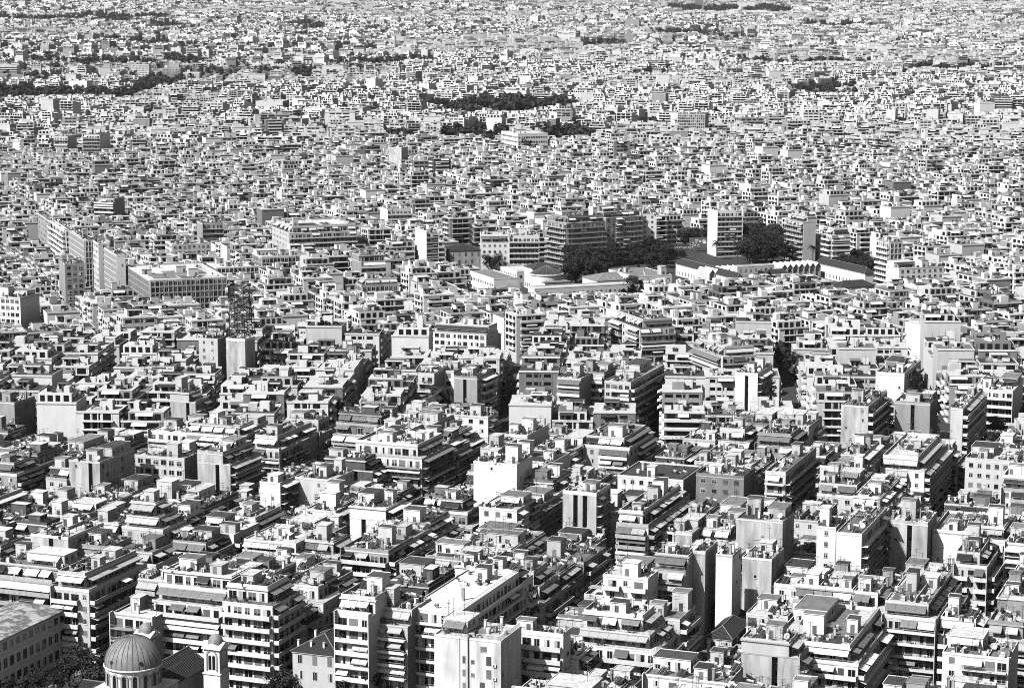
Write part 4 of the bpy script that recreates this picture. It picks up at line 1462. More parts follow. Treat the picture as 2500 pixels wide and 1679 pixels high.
T(42, 160, 60, 8, 8, 0, rot=math.radians(-6), depth=18, f='full', r='blank', wall='plaster_white', rail='solid', awn_p=0, vis=192, clutter=0.2, cat=O,
  label='white office with dark bands at the left edge near the rail sheds', ref='banded office at the far left edge')
T(690, 248, 66, 25, 5, 0, rot=math.radians(-6), f='blank', r='windows', wall='plaster_white', slot=0, vis=265, clutter=0.2, bulk=0,
  label='long low brilliant white wall in the upper left field', ref='long low white wall')
T(243, 330, 40, 26, 10, 0, rot=math.radians(-8), f='full', r='blank', wall='plaster_white', vis=370,
  label='tall block of stacked balconies standing above its neighbours on the left', ref='stacked balcony tower on the left')
T(165, 335, 34, 22, 8, 0, rot=math.radians(-8), f='full', r='blank', wall='plaster_cream', vis=370,
  label='cream block with pale side wall left of the stacked balcony tower', ref='cream block left of the balcony tower')
T(1640, 82, 22, 4, 15, 0, rot=0.0, depth=20, f='windows', style='office', r='blank', wall='plaster_cream', vis=112, clutter=0.2, bulk=0,
  label='far pale high-rise above the low suburb, upper right of centre', ref='far pale high-rise')


def mast():
    z0 = 8 * FH + 0.1
    p = P(588, 822, z0)
    root = thing('lattice_mast', 'dark steel lattice telecom mast with drum dishes on a white block roof', 'mast', (p[0], p[1], z0), ROT_N)
    h, w0, w1 = 21.0, 3.6, 2.8
    b = MB()
    n = 9
    def c(k, i):
        t = k / n
        w = (w0 + (w1 - w0) * t)
        return Vector(((-w, w, w, -w)[i], (-w, -w, w, w)[i], h * t))
    for i in range(4):
        b = MB()
        b.bar(c(0, i), c(n, i), 0.24, 'metal_dark', 5)
        part('leg', b.mesh('leg'), root)
    b2 = MB()
    for k in range(n):
        for i in range(4):
            j = (i + 1) % 4
            b2.bar(c(k, i), c(k + 1, j), 0.13, 'metal_dark', 4)
            b2.bar(c(k, j), c(k + 1, i), 0.13, 'metal_dark', 4)
            b2.bar(c(k + 1, i), c(k + 1, j), 0.15, 'metal_dark', 4)
        b2.bar(c(k + 1, 0), c(k + 1, 2), 0.07, 'metal_dark', 4)
        b2.bar(c(k + 1, 1), c(k + 1, 3), 0.07, 'metal_dark', 4)
    part('bracing', b2.mesh('bracing'), root)
    rr = random.Random(3)
    for k in range(14):
        b = MB()
        x, y = rr.uniform(-4, 5.5), rr.uniform(-3.5, 3.5)
        zb = rr.uniform(0, 9)
        b.bar((x, y, zb), (x, y, zb + rr.uniform(7, 12)), 0.13, 'metal_dark', 5)
        for q in range(3):
            zz = zb + rr.uniform(1, 7)
            b.box(x - 0.18, x + 0.18, y - 0.35, y - 0.1, zz, zz + 1.9, 'metal_dark')
            b.bar((x, y, zz + 1), (0, 0, zz + 1), 0.07, 'metal_dark', 4)
        part('aerial_pole', b.mesh('aerial_pole'), root)
    def drum(r, dep):
        bb = MB()
        bb.bar((0, 0, 0), (-dep, -dep * 0.6, 0), r, 'dish', 16)
        return bb.mesh('drum_dish')
    for (x, y, z, r) in ((-4.2, -2.5, 19.0, 1.55), (-4.3, -2.8, 13.6, 1.4), (-4.3, -2.6, 8.2, 1.6), (-4.0, -2.6, 4.4, 1.35), (0.5, -3.2, 18.5, 0.8), (-1.5, -3.4, 6.5, 0.8), (3.2, -3.2, 10.5, 0.7)):
        part('drum_dish', drum(r, 0.9), root, (x, y, z))
    for i in range(6):
        part('drum_dish', drum(0.85, 0.5), root, (-4.6 - i * 1.7, -4.2, 1.2))
    b = MB()
    b.box(-14.5, 4.2, -4.0, -3.9, 0.0, 0.2, 'metal_dark')
    b.box(-14.5, 4.2, -4.0, -3.9, 2.0, 2.2, 'metal_dark')
    for i in range(12):
        b.box(-14.5 + i * 1.7, -14.35 + i * 1.7, -4.0, -3.9, 0.2, 2.0, 'metal_dark')
    part('dish_frame', b.mesh('dish_frame'), root)


mast()

# ---- museum and polytechnic: low wings, rotunda and folded-roof halls
MU = math.radians(22)
T(1206, 682, 58, 58, 2, 0, side='L', rot=MU, f='blank', l='windows', r='none', fh=5.0, wall='plaster_white', roof='roof_grey', slot=0, bulk=0, clutter=0, solar=0, vis=715, cat='college wing', name='college_wing',
  label='low white college wing with grey flat roof and blank end wall', ref='low white college wing')
T(1305, 706, 322, 6, 2, 0, side='L', rot=MU, depth=9, f='windows', l='blank', r='none', fh=4.6, wall='plaster_white', roof='slab_white', bulk=0, clutter=0, solar=0, vis=726, awn='awning_white', cat='college wing', name='college_wing',
  label='very long white college wing with a bright cornice and small window awnings', ref='very long white college wing')
hip_house(1459, 686, 8.5, 108, 37, 'college hall with plain grey hip roof behind the very long white wing', ref='college hall with grey hip roof', rot=MU, side='L', rise=3.0, roofm='roof_grey', floors=1, name='college_hall', cat='hall', vis=700)
hip_house(1300, 655, 12.0, 66, 20, 'square college hall with dark hip roof behind the rotunda', ref='hall behind the rotunda', rot=MU, side='L', rise=2.2, roofm='roof_tile', floors=1, name='college_hall', cat='hall', vis=668)
T(1548, 676, 92, 62, 3, 0, side='L', rot=MU, f='windows', l='windows', r='none', fh=3.8, wall='plaster_white', roof='roof_grey', bulk=2, solar=0, clutter=0.3, vis=690, awn='awning_white', cat='college wing', name='college_wing',
  label='college wing with roof huts and a big dish in front of the park trees', ref='college wing with the big dish')
hip_house(1800, 682, 7.0, 18, 150, 'long museum wing with dark tiled roof and white left front', ref='left museum wing', rot=MU, side='L', rise=3.2, floors=1, name='museum_wing', cat='museum', vis=690, wspace=3.5)
hip_house(2112, 668, 8.0, 20, 120, 'long dark roofed museum wing on the right below the tree row', ref='right museum wing', rot=MU, side='L', rise=3.2, floors=1, name='museum_wing', cat='museum', vis=680, wspace=3.5)
hip_house(1868, 672, 7.0, 62, 16, 'small museum pavilion with dark hip roof beside the cypress', ref='museum pavilion', rot=MU, side='L', rise=2.6, floors=1, name='museum_wing', cat='museum', vis=680)
hip_house(2050, 702, 9.0, 88, 24, 'dark hip roofed hall at the right end of the museum', ref='dark hall at the museum end', rot=MU, side='L', rise=2.8, floors=2, name='museum_wing', cat='museum', vis=715)
T(1800, 652, 90, 12, 3, 0, side='L', rot=MU, f='windows', l='blank', r='none', fh=3.7, wall='plaster_cream', roof='roof_light', bulk=0, solar=0, clutter=0, vis=662, cat='museum', name='museum_wing',
  label='flat cream museum front block with roof statues between two folded roofs', ref='cream museum front block')

T(1262, 664, 62, 40, 2, 0, side='L', rot=MU, f='windows', l='windows', r='none', fh=4.2, wall='plaster_white', roof='roof_light', bulk=0, clutter=0, solar=0, vis=676, cat='college wing', name='college_wing',
  label='low flat white college wing just left of the rotunda', ref='wing left of the rotunda')
hip_house(1330, 690, 6.0, 62, 28, 'low college hall with grey hip roof in front of the rotunda', ref='hall before the rotunda', rot=MU, side='L', rise=2.2, roofm='roof_grey', floors=1, name='college_hall', cat='hall', vis=700)
hip_house(1232, 705, 6.5, 40, 20, 'low grey hip roofed annex in front of the low white college wing', ref='grey hipped annex', rot=MU, side='L', rise=2.0, roofm='roof_grey', floors=1, name='college_hall', cat='hall', vis=715)


def rotunda():
    c = P(1334, 668, 9.5)
    root = thing('rotunda', 'round hall with a flat dark conical roof and white drum', 'hall', (c[0], c[1], 0))
    b = MB(); b.lathe([(9.0, 0), (9.0, 9.2), (9.5, 9.3), (9.5, 9.8), (9.1, 9.9)], 40, 'plaster_white')
    part('wall', b.mesh('wall'), root)
    b = MB(); b.lathe([(9.0, 9.9), (0.1, 14.2)], 40, 'roof_tile')
    rf = part('roof', b.mesh('roof'), root)
    b = MB()
    b.bar((9, 0, 9.95), (0, 0, 14.25), 0.09, 'roof_grey', 4)
    rib = b.mesh('rib')
    for k in range(20):
        part('rib', rib, rf, (0, 0, 0), 2 * math.pi * k / 20)
    RECTS.append((c[0], c[1], 0, 9, 9, 14))


def folded_hall(px, py, wpx, lpx, label):
    z = 8.0
    p = P(px, py, z)
    u, v = axes(MU)
    W = along(p, u, z, px + wpx)
    D = min(40, along(p, v, z, px - lpx))
    c = (p[0] + u[0] * W / 2 + v[0] * D / 2, p[1] + u[1] * W / 2 + v[1] * D / 2)
    root = thing('museum_hall', label, 'museum', (c[0], c[1], 0), MU)
    hw, hd = W / 2, D / 2
    b = MB()
    b.box(-hw, hw, -hd, hd, 0, z - 0.6, 'plaster_cream')
    n = 7
    for i in range(n):
        x = -hw + (i + 0.5) * W / n
        b.poly([(x - 1.2, -hd - 0.03, z - 3.2), (x + 1.2, -hd - 0.03, z - 3.2), (x + 0.5, -hd - 0.03, z - 1.4), (x - 0.5, -hd - 0.03, z - 1.4)], 'glass')
        b.box(x - W / n / 2 - 0.2, x - W / n / 2 + 0.2, -hd - 0.5, -hd - 0.01, 0, z - 0.6, 'slab_grey')
    part('wall', b.mesh('wall'), root)
    b = MB()
    q = W / n / 2
    b.poly([(-q, -hd - 0.6, z - 0.5), (0, -hd - 0.6, z + 1.6), (0, hd, z + 1.6), (-q, hd, z - 0.5)], 'slab_white')
    b.poly([(0, -hd - 0.6, z + 1.6), (q, -hd - 0.6, z - 0.5), (q, hd, z - 0.5), (0, hd, z + 1.6)], 'slab_white')
    b.poly([(-q, -hd - 0.2, z - 0.55), (q, -hd - 0.2, z - 0.55), (0, -hd - 0.2, z + 1.5)], 'plaster_grey')
    fold = b.mesh('roof_fold')
    for i in range(n):
        part('roof_fold', fold, root, (-hw + (i + 0.5) * W / n, 0, 0))
    RECTS.append((c[0], c[1], MU, hw, hd, z))
    VIS.append((px - lpx, px + wpx, py + 15, p[1]))


rotunda()
folded_hall(1732, 665, 94, 30, 'white folded-plate roof hall of the museum left of the cypress')
folded_hall(1908, 652, 96, 26, 'white folded-plate roof hall of the museum right of the cypress')


def billboard(x0, x1, y0, y1, txt, tone, label):
    z1 = 9.0
    p = P(x0, y0, z1)
    q = P(x1, y0, z1)
    s = proj(p[0], p[1], z1)
    hh = (y1 - y0) * p[1] / F
    Wd = (x1 - x0) * p[1] / F
    root = thing('billboard', label, 'billboard', (p[0], p[1], 0))
    b = MB(); b.box(0, Wd, 0, 0.4, z1 - hh, z1, tone)
    part('panel', b.mesh('panel'), root)
    b = MB()
    b.box(-0.12, 0.12, 0.1, 0.35, 0, z1 - hh, 'metal_dark')
    post = b.mesh('post')
    for k in range(5):
        part('post', post, root, (Wd * (k + 0.5) / 5, 0, 0))
    if txt:
        o = part('lettering', LETTERS, root, (Wd * 0.06, -0.04, z1 - hh * 0.65), 0, (hh * 0.5,) * 3)
        o.rotation_euler = (math.pi / 2, 0, 0)
    else:
        b = MB()
        rr = random.Random(5)
        for k in range(14):
            xx = rr.uniform(0, Wd - 2.5); zz = z1 - hh + rr.uniform(0.4, hh - 1.6)
            b.box(xx, xx + rr.uniform(0.8, 2.4), -0.03, -0.004 - k * 0.001, zz, zz + rr.uniform(0.5, 1.2), rr.choice(('frame_white', 'awning_light', 'awning_white')))
        part('print', b.mesh('print'), root)
    return root


billboard(1635, 1679, 597, 613, 'Η ΝΥΧΤΑΛΑΕΣ', 'awning_dark', 'small dark billboard with white lettering at the park edge')
billboard(1683, 1744, 580, 606, None, 'awning_mid', 'large billboard with a pale printed picture beside the small lettered one')


def chimney_stack():
    c = P(965, 146, 2.0)
    g = float(ground_z(c[1]))
    o = MB()
    h = 36 * c[1] / F
    o.lathe([(2.6, 0), (1.6, h - 1), (1.9, h - 0.8), (1.9, h), (1.2, h)], 14, 'plaster_grey')
    m = part('factory_chimney', o.mesh('factory_chimney'), None, (c[0], c[1], g))
    tag(m, 'slender round factory chimney above the rail yard sheds', 'chimney')


chimney_stack()

# ------------------------------------------------------------------ trees
TREE = {}


def tree_mesh(v):
    if v in TREE:
        return TREE[v]
    rr = random.Random(v + 100)
    b = MB()
    if v < 5:        # broad crown of clumps, 8 m tall
        cl = []
        for k in range(15):
            a, q = rr.uniform(0, 6.28), rr.uniform(0.2, 2.4)
            zz = rr.uniform(3.2, 7.2)
            cl.append((q * math.cos(a), q * math.sin(a), zz, rr.uniform(0.9, 1.5) * (1.15 - 0.08 * abs(zz - 5)), 0.8))
        leaf_cloud(b, cl, 1100, 0.30, v, 'leaves')
        t = MB()
        t.bar((0, 0, 0), (0.1, 0, 2.6), 0.26, 'bark', 7)
        for k in range(5):
            a = k * 1.26
            t.bar((0.1, 0, 2.4), (1.5 * math.cos(a), 1.5 * math.sin(a), 4.8), 0.11, 'bark', 5)
    elif v == 5:     # cypress, 10 m tall
        cl = [(0, 0, 1.2 + k * 0.8, 0.9 * (1 - (k / 11.5) ** 2) + 0.12, 1.2) for k in range(11)]
        leaf_cloud(b, cl, 800, 0.24, v, 'leaves')
        t = MB(); t.bar((0, 0, 0), (0, 0, 3), 0.18, 'bark', 6)
    else:            # palm, 9 m tall
        for k in range(26):
            a = k * 2.4
            el = rr.uniform(-0.3, 1.0)
            pts = [Vector((0, 0, 8.0))]
            d = Vector((math.cos(a) * math.cos(el), math.sin(a) * math.cos(el), math.sin(el)))
            for s in range(5):
                pts.append(pts[-1] + d * 0.62)
                d = (d + Vector((0, 0, -0.33))).normalized()
            side = Vector((-math.sin(a), math.cos(a), 0))
            for s in range(5):
                w0, w1 = 0.32 * (1 - s / 6), 0.32 * (1 - (s + 1) / 6)
                for sg in (-1, 1):
                    b.poly([tuple(pts[s]), tuple(pts[s] + side * sg * w0 + Vector((0, 0, -.2))), tuple(pts[s + 1] + side * sg * w1 + Vector((0, 0, -.2))), tuple(pts[s + 1])], 'leaves')
        t = MB(); t.bar((0, 0, 0), (0, 0, 8.1), 0.24, 'bark', 7)
    TREE[v] = (b.mesh('crown'), t.mesh('trunk'), (8.4, 8.4, 8.4, 8.4, 8.4, 10.4, 9.0)[v], (5.0, 5.0, 5.0, 5.0, 5.0, 5.2, 8.0)[v])
    return TREE[v]


TREES = []


def tree(px, py, h, v, label, group, zg=0.0):
    """crown centre at picture point px, py"""
    cr, tk, hh, cz = tree_mesh(v)
    s = h / hh
    p = P(px, py, cz * s)
    name = ('leafy_tree', 'leafy_tree', 'leafy_tree', 'leafy_tree', 'leafy_tree', 'cypress_tree', 'palm_tree')[v]
    o = thing(name, label, 'tree' if v < 6 else 'palm', (p[0], p[1], zg), R.uniform(0, 6.28), group)
    part('crown', cr, o, (0, 0, 0), 0, (s * 1.15, s * 1.15, s) if v < 5 else (s, s, s))
    part('trunk', tk, o, (0, 0, 0), 0, (s, s, s))
    TREES.append((p[0], p[1], 3.2 * s))


near_trees = [
    (700, 1662, 9, 'tree at the foot of the tall white block by the bell tower'),
    (668, 1668, 8, 'smaller tree beside the bell tower at the bottom edge'),
    (850, 1668, 8, 'tree in front of the slim white block at the bottom edge'), (903, 1662, 9, 'tree in front of the narrow cream awning block'),
    (200, 1612, 10, 'dark tree between school and church, nearest the corner block'), (168, 1630, 9, 'dark tree against the end of the grey school'),
    (236, 1628, 10, 'dark tree touching the left side of the church dome'), (40, 1668, 8, 'pale-lit bushy tree in the bottom left corner'),
    (95, 1662, 8, 'bushy tree second from the bottom left corner'), (140, 1668, 8, 'bushy tree third from the bottom left corner'),
    (1727, 1490, 13, 'big dark tree under the left narrow blank tower'),
    (1755, 940, 17, 'tallest dark tree between white wall and balconies, right of centre'), (1730, 955, 12, 'left companion of the tallest dark tree'),
    (1905, 870, 12, 'tree at the left end of the leafy courtyard'), (1935, 885, 13, 'tree in the middle of the leafy courtyard'),
    (1968, 895, 13, 'tree at the right end of the leafy courtyard'), (2022, 850, 15, 'dark tree against a white wall right of the leafy courtyard'),
    (2445, 1075, 15, 'large street tree near the right edge'), (2462, 1110, 12, 'lower street tree near the right edge'), (2430, 1045, 12, 'upper street tree near the right edge'),
    (2176, 1000, 12, 'street tree behind the pale wall block'), (2172, 1045, 11, 'street tree in the dark gap beside the pale wall block'),
    (165, 1100, 12, 'dark courtyard tree left of the tall pale wall block'), (220, 1030, 11, 'dark courtyard tree in the left part'),
    (1097, 1290, 11, 'tree filling the dark gap below the centre'), (2485, 1010, 11, 'street tree cut by the right edge'),
    (1410, 918, 7, 'small tree on the terrace level left of the three fronts'), (2110, 905, 10, 'dark tree beside a tiled roof on the right'), (2000, 905, 9, 'low dark tree above the tiled roof')]
for i, (px, py, h, lb) in enumerate(near_trees):
    tree(px, py, h, i % 5, lb, 'trees between the near blocks')
park = []
for (cx_, cy_, rx, ry, n, h, nm) in ((1438, 633, 48, 28, 22, 15, 'the dark hotel'), (1590, 612, 46, 24, 20, 14, 'the billboards'), (1880, 588, 88, 32, 46, 16, 'the museum'), (2100, 634, 44, 14, 14, 12, 'the glass grid tower'),
                                 (1395, 670, 14, 12, 5, 13, 'the rotunda'), (1055, 668, 30, 8, 6, 10, 'the mansion'), (1700, 572, 40, 12, 10, 12, 'the white wall block')):
    rr = random.Random(int(cx_))
    for k in range(n):
        a, q = rr.uniform(0, 6.28), math.sqrt(rr.random())
        park.append((cx_ + rx * q * math.cos(a), cy_ + ry * q * math.sin(a), h * rr.uniform(0.75, 1.15), nm))
for i, (px, py, h, nm) in enumerate(park):
    tree(px, py, h, R.randint(0, 4), 'dark leafy tree in the dense park grove beside ' + nm, 'park trees beside ' + nm)
tree(1200, 633, 14, 2, 'broad dark conifer standing alone before the arcaded palace', 'single trees of the middle distance')
tree(1830, 655, 15, 5, 'tall slim cypress between the two folded museum roofs', 'single trees of the middle distance')
tree(1585, 708, 12, 5, 'slim cypress in front of the very long white wing', 'single trees of the middle distance')
tree(1632, 690, 9, 5, 'left one of two short cypresses right of the long white wing', 'single trees of the middle distance')
tree(1650, 692, 8, 5, 'right one of two short cypresses right of the long white wing', 'single trees of the middle distance')
tree(2212, 660, 12, 5, 'slim dark cypress before the white row block', 'single trees of the middle distance')
for (px, py, h, lb) in ((1706, 562, 13, 'palm against a balcony front above the billboards'), (1750, 592, 12, 'palm right of the large billboard'), (1800, 595, 12, 'palm left of the museum grove'),
                        (1822, 600, 11, 'palm in front of the museum grove, left of its middle'), (1842, 602, 11, 'palm in front of the museum grove, right of its middle'), (1985, 604, 12, 'palm at the right end of the museum grove'),
                        (1665, 630, 9, 'low palm under the small lettered billboard')):
    tree(px, py, h, 6, lb, 'palms around the museum')

# ------------------------------------------------------------------ the other blocks of the near quarter, on the street grid
R_NEAR = 770.0
near_rects = []
for (x, y, rot, hw, hd, zt) in RECTS:
    if abs(rot - ROT_N) < 1e-6:
        a, c = to_uv((x, y))
        near_rects.append((a - hw, a + hw, c - hd, c + hd))
    else:
        a, c = to_uv((x, y))
        q = max(hw, hd)
        near_rects.append((a - q, a + q, c - q, c + q))
tree_uv = [(to_uv((x, y)), r) for x, y, r in TREES]


def clamp_storeys(x, y, hw, nb_sb, fh=FH):
    """fewer storeys where the photograph looks over this plot at something behind it"""
    depth = y * CP
    p0 = proj(x, y, 15.0)
    half = hw * F / max(1, y)
    zm = 99.0
    for (x0, x1, vy, d) in VIS:
        if d > y - 2 and min(x1, p0[0] + half) - max(x0, p0[0] - half) > 6:
            # height whose picture row equals vy, taken at the rear edge of the plot
            rr = ray(p0[0], vy)
            z = H + rr[2] / rr[1] * (y + 4)
            zm = min(zm, z)
    return zm


FILL = []
gaps = []


def fill_near():
    SU = 10.5
    u0 = to_uv(P(217, 1445, 18.6))[0] + 0.6       # the side street right of the white-awning corner block
    edges_a = [-200, -150, -100, -50, 0, 53.6, 98, 141, 188, 222, 265, 310]
    edges_b = [-330, -285, -240, -198, -155, -100, -40, 15, 68, 130, 168, 222, 275, 320]
    bands = [(400, 448, edges_a), (456, 518, edges_a), (527, 576, edges_a), (585, 640, edges_b), (649, 706, edges_b), (715, 772, edges_b), (781, 836, edges_b), (845, 900, edges_b), (909, 960, edges_b)]
    rng = random.Random(21)
    for j, (va, vb, edges) in enumerate(bands):
        for i in range(len(edges) - 1):
            ua = u0 + edges[i] + SU
            ub = u0 + edges[i + 1]
            sx, sy = from_uv((ua + ub) / 2, (va + vb) / 2)
            if 430 < sy and math.hypot(sx, sy) < R_NEAR + 60 and abs(sx) < 0.245 * sy + 40:
                bp = MB()
                bp.box(-(ub - ua) / 2 - 1.5, (ub - ua) / 2 + 1.5, -(vb - va) / 2 - 1.2, (vb - va) / 2 + 1.2, 0.004, 0.14, 'paving')
                structure('pavement', bp.mesh('pavement'), (sx, sy, 0)).rotation_euler = (0, 0, ROT_N)
            nc = max(1, round((ub - ua) / 14.5))
            cuts = [ua + (ub - ua) * (k + (rng.uniform(-0.18, 0.18) if 0 < k < nc else 0)) / nc for k in range(nc + 1)]
            for cc in range(nc):
                a0, a1 = cuts[cc], cuts[cc + 1]
                col = 1 if cc == nc - 1 else (0 if cc == 0 else 2)
                v = va
                row = 0
                while v < vb - 9:
                    D = rng.uniform(12, 19)
                    if vb - (v + D) < 9:
                        D = vb - v
                    lots = [a0, a1, v, v + D]
                    first = row == 0
                    v += D
                    row += 1
                    b0, b1, c0, c1 = lots
                    b0 += 0.05; b1 -= 0.05; c0 += 0.05; c1 -= 0.05
                    if col != 1 and rng.random() < 0.35:
                        b1 -= rng.uniform(0, 3.5)      # courtyard behind
                    x, y = from_uv((b0 + b1) / 2, (c0 + c1) / 2)
                    rdist = math.hypot(x, y)
                    if rdist > R_NEAR or y < 430 or abs(x) > 0.245 * y + 14:
                        continue
                    gp = proj(x, y, 8.0)
                    if (gp[0] < 620 and gp[1] > 1590) or (gp[0] < 1260 and gp[1] > 1668):      # the church square and the street before the front row
                        continue
                    ok = True
                    for (e0, e1, g0, g1) in near_rects:
                        ox = min(b1, e1 + 0.3) - max(b0, e0 - 0.3)
                        oy = min(c1, g1 + 0.3) - max(c0, g0 - 0.3)
                        if ox > 0 and oy > 0:
                            if ox < oy:
                                if (b0 + b1) < (e0 + e1):
                                    b1 -= ox
                                else:
                                    b0 += ox
                            else:
                                if (c0 + c1) < (g0 + g1):
                                    c1 -= oy
                                else:
                                    c0 += oy
                            if b1 - b0 < 6.5 or c1 - c0 < 6.5:
                                ok = False
                                break
                    if not ok:
                        continue
                    if any(b0 - r < tu < b1 + r and c0 - r < tv < c1 + r for (tu, tv), r in tree_uv):
                        continue
                    x, y = from_uv((b0 + b1) / 2, (c0 + c1) / 2)
                    W, D2 = b1 - b0, c1 - c0
                    base = 5.6 + 0.8 * math.sin(i * 1.7 + j)
                    tot = max(3, round(rng.gauss(base, 0.8)))
                    sb = rng.choices((0, 1, 2), (0.35, 0.4, 0.25))[0]
                    zm = clamp_storeys(x, y, W / 2, tot)
                    if tot * FH > zm:
                        tot = int(zm / FH)
                        sb = min(sb, 1)
                    if tot < 2:
                        continue
                    nb = max(1, tot - sb)
                    FILL.append((x, y, W, D2, nb, sb, col, first, i, j))


fill_near()
print('near fill', len(FILL), 'traced', len(TR))
rngF = random.Random(99)
for (x, y, W, D, nb, sb, col, first, i, j) in FILL:
    f = rngF.choice(('mixed', 'full', 'mixed', 'windows')) if (first or rngF.random() < 0.55) else 'blank'
    r = rngF.choice(('mixed', 'full', 'full', 'mixed')) if col == 1 else rngF.choice(('blank', 'windows', 'mixed', 'mixed'))
    if f == 'blank' and r == 'blank':
        sb = 0
    tot = nb
    low = max(0, nb - (5 if y < 620 else 4))
    root, info = block(x, y, ROT_N, W, D, nb, sb, f=f, r=r, rng=rngF, near=(y < 600), low=low)
    BUILD.append(dict(root=root, info=info, px=proj(x, y, nb * FH), x=x, y=y))
# ------------------------------------------------------------------ the rest of the city, past the blocks built one by one
FM = ['plaster_white', 'plaster_cream', 'plaster_grey', 'concrete', 'plaster_dark', 'roof_light', 'roof_grey', 'roof_dark', 'glass', 'awning_white', 'awning_mid', 'slab_white', 'awning_dark', 'metal_dark', 'tank']
FI = {n: i for i, n in enumerate(FM)}


class Mass:
    def __init__(s):
        s.v, s.m, s.n = [], [], 0

    def quads(s, pts, mat):
        """pts (N,4,3), mat (N,)"""
        s.v.append(pts.reshape(-1, 3)); s.m.append(np.broadcast_to(mat, (len(pts),)).astype(np.int32)); s.n += len(pts)

    def local(s, B, lx, ly, lz):
        """local -> world for arrays (N,k)"""
        c, sn = B['c'][:, None], B['s'][:, None]
        X = B['x'][:, None] + lx * c - ly * sn
        Y = B['y'][:, None] + lx * sn + ly * c
        Z = B['g'][:, None] + lz
        return np.stack([X, Y, Z], -1)

    def boxes(s, B, x0, x1, y0, y1, z0, z1, mat, top=None, back=True):
        n = len(B['x'])
        a = lambda q: np.broadcast_to(np.asarray(q, dtype=float), (n,))
        x0, x1, y0, y1, z0, z1 = map(a, (x0, x1, y0, y1, z0, z1))
        mat = np.broadcast_to(mat, (n,))
        top = mat if top is None else np.broadcast_to(top, (n,))
        S = lambda *q: np.stack(q, 1)
        s.quads(s.local(B, S(x0, x1, x1, x0), S(y0, y0, y0, y0), S(z0, z0, z1, z1)), mat)
        s.quads(s.local(B, S(x1, x1, x1, x1), S(y0, y1, y1, y0), S(z0, z0, z1, z1)), mat)
        s.quads(s.local(B, S(x0, x0, x0, x0), S(y1, y0, y0, y1), S(z0, z0, z1, z1)), mat)
        s.quads(s.local(B, S(x0, x1, x1, x0), S(y0, y0, y1, y1), S(z1, z1, z1, z1)), top)
        if back:
            s.quads(s.local(B, S(x1, x0, x0, x1), S(y1, y1, y1, y1), S(z0, z0, z1, z1)), mat)

    def front(s, B, x0, x1, off, z0, z1, mat):
        S = lambda *q: np.stack(np.broadcast_arrays(*q), 1)
        s.quads(s.local(B, S(x0, x1, x1, x0), S(off, off, off, off), S(z0, z0, z1, z1)), mat)

    def side(s, B, off, y0, y1, z0, z1, mat):
        S = lambda *q: np.stack(np.broadcast_arrays(*q), 1)
        s.quads(s.local(B, S(off, off, off, off), S(y0, y1, y1, y0), S(z0, z0, z1, z1)), mat)

    def mesh(s, name):
        v = np.concatenate(s.v).astype(np.float32)
        m = np.concatenate(s.m)
        me = bpy.data.meshes.new(name)
        nq = len(m)
        me.vertices.add(len(v)); me.vertices.foreach_set('co', v.ravel())
        me.loops.add(nq * 4); me.loops.foreach_set('vertex_index', np.arange(nq * 4, dtype=np.int32))
        me.polygons.add(nq)
        me.polygons.foreach_set('loop_start', np.arange(0, nq * 4, 4, dtype=np.int32))
        me.polygons.foreach_set('material_index', m)
        me.update(calc_edges=True)
        return me


def sub(B, k):
    return {q: B[q][k] for q in B}


WOODS = [(1225, 262, 172, 9, 12, 260), (190, 226, 200, 12, 12, 190), (2010, 215, 80, 8, 12, 90), (1790, 22, 150, 5, 20, 300), (150, 44, 280, 5, 14, 300), (2050, 60, 90, 3, 14, 60), (1650, 80, 60, 5, 14, 60), (60, 228, 80, 10, 14, 90), (300, 150, 200, 6, 13, 120), (900, 150, 90, 4, 12, 60), (2330, 165, 120, 3, 12, 60), (1960, 150, 160, 3, 12, 70), (345, 100, 80, 7, 11, 70),
         (1160, 322, 70, 12, 12, 60), (1390, 330, 60, 14, 13, 60), (745, 180, 30, 14, 12, 40), (760, 62, 40, 10, 12, 60), (430, 65, 60, 8, 11, 60), (560, 175, 120, 10, 11, 60), (90, 175, 80, 14, 11, 60),
         (1790, 85, 70, 10, 12, 50), (1600, 300, 40, 8, 10, 20), (1045, 143, 36, 6, 11, 30), (1500, 105, 60, 8, 11, 30), (2040, 225, 60, 6, 10, 20), (980, 330, 30, 8, 11, 14), (400, 200, 50, 18, 12, 60)]


def on_ground(X, Y, up=4.0):
    """where the line of sight through a picture point meets the rising ground"""
    d = ray(X, Y)
    lo = 400.0
    for q in range(400, 11600, 20):
        if H + d[2] / d[1] * q < float(ground_z(q)) + up:
            return d[0] / d[1] * q, float(q), float(ground_z(q))
    return None


rw = random.Random(4)
WOODS = [w for (cx_, cy_, rx, ry, h_, n_) in WOODS for w in
         ([(cx_, cy_, rx, ry, h_, n_)] if rx < 70 else
          [(cx_ - rx + rx * 2 * (k + 0.5) / 7 + rw.uniform(-.1, .1) * rx, cy_ + rw.uniform(-1.0, 1.0) * ry, rx / 7 * rw.uniform(0.9, 1.7), ry * rw.uniform(0.5, 1.2), h_ * rw.uniform(.8, 1.15), int(n_ / 6)) for k in range(7)])]
for (cx_, cy_, rx, ry, h_, n_) in WOODS:
    q_ = on_ground(cx_, cy_)
    if q_:
        for k in range(3):
            w0 = cx_ - rx + rx * 2 * k / 3
            VIS.append((w0, w0 + rx * 0.6, cy_ + ry * rw.uniform(-0.2, 0.9), q_[1]))
KEEP = [(1140, 606, 2160, 700), (1330, 590, 1500, 670), (1540, 575, 1990, 640)]       # park and museum: no blocks here


def pix(x, y, z):
    dz = z - H
    dep = y * CP - dz * SP
    up = y * SP + dz * CP
    return CX + F * x / dep, CY - F * up / dep


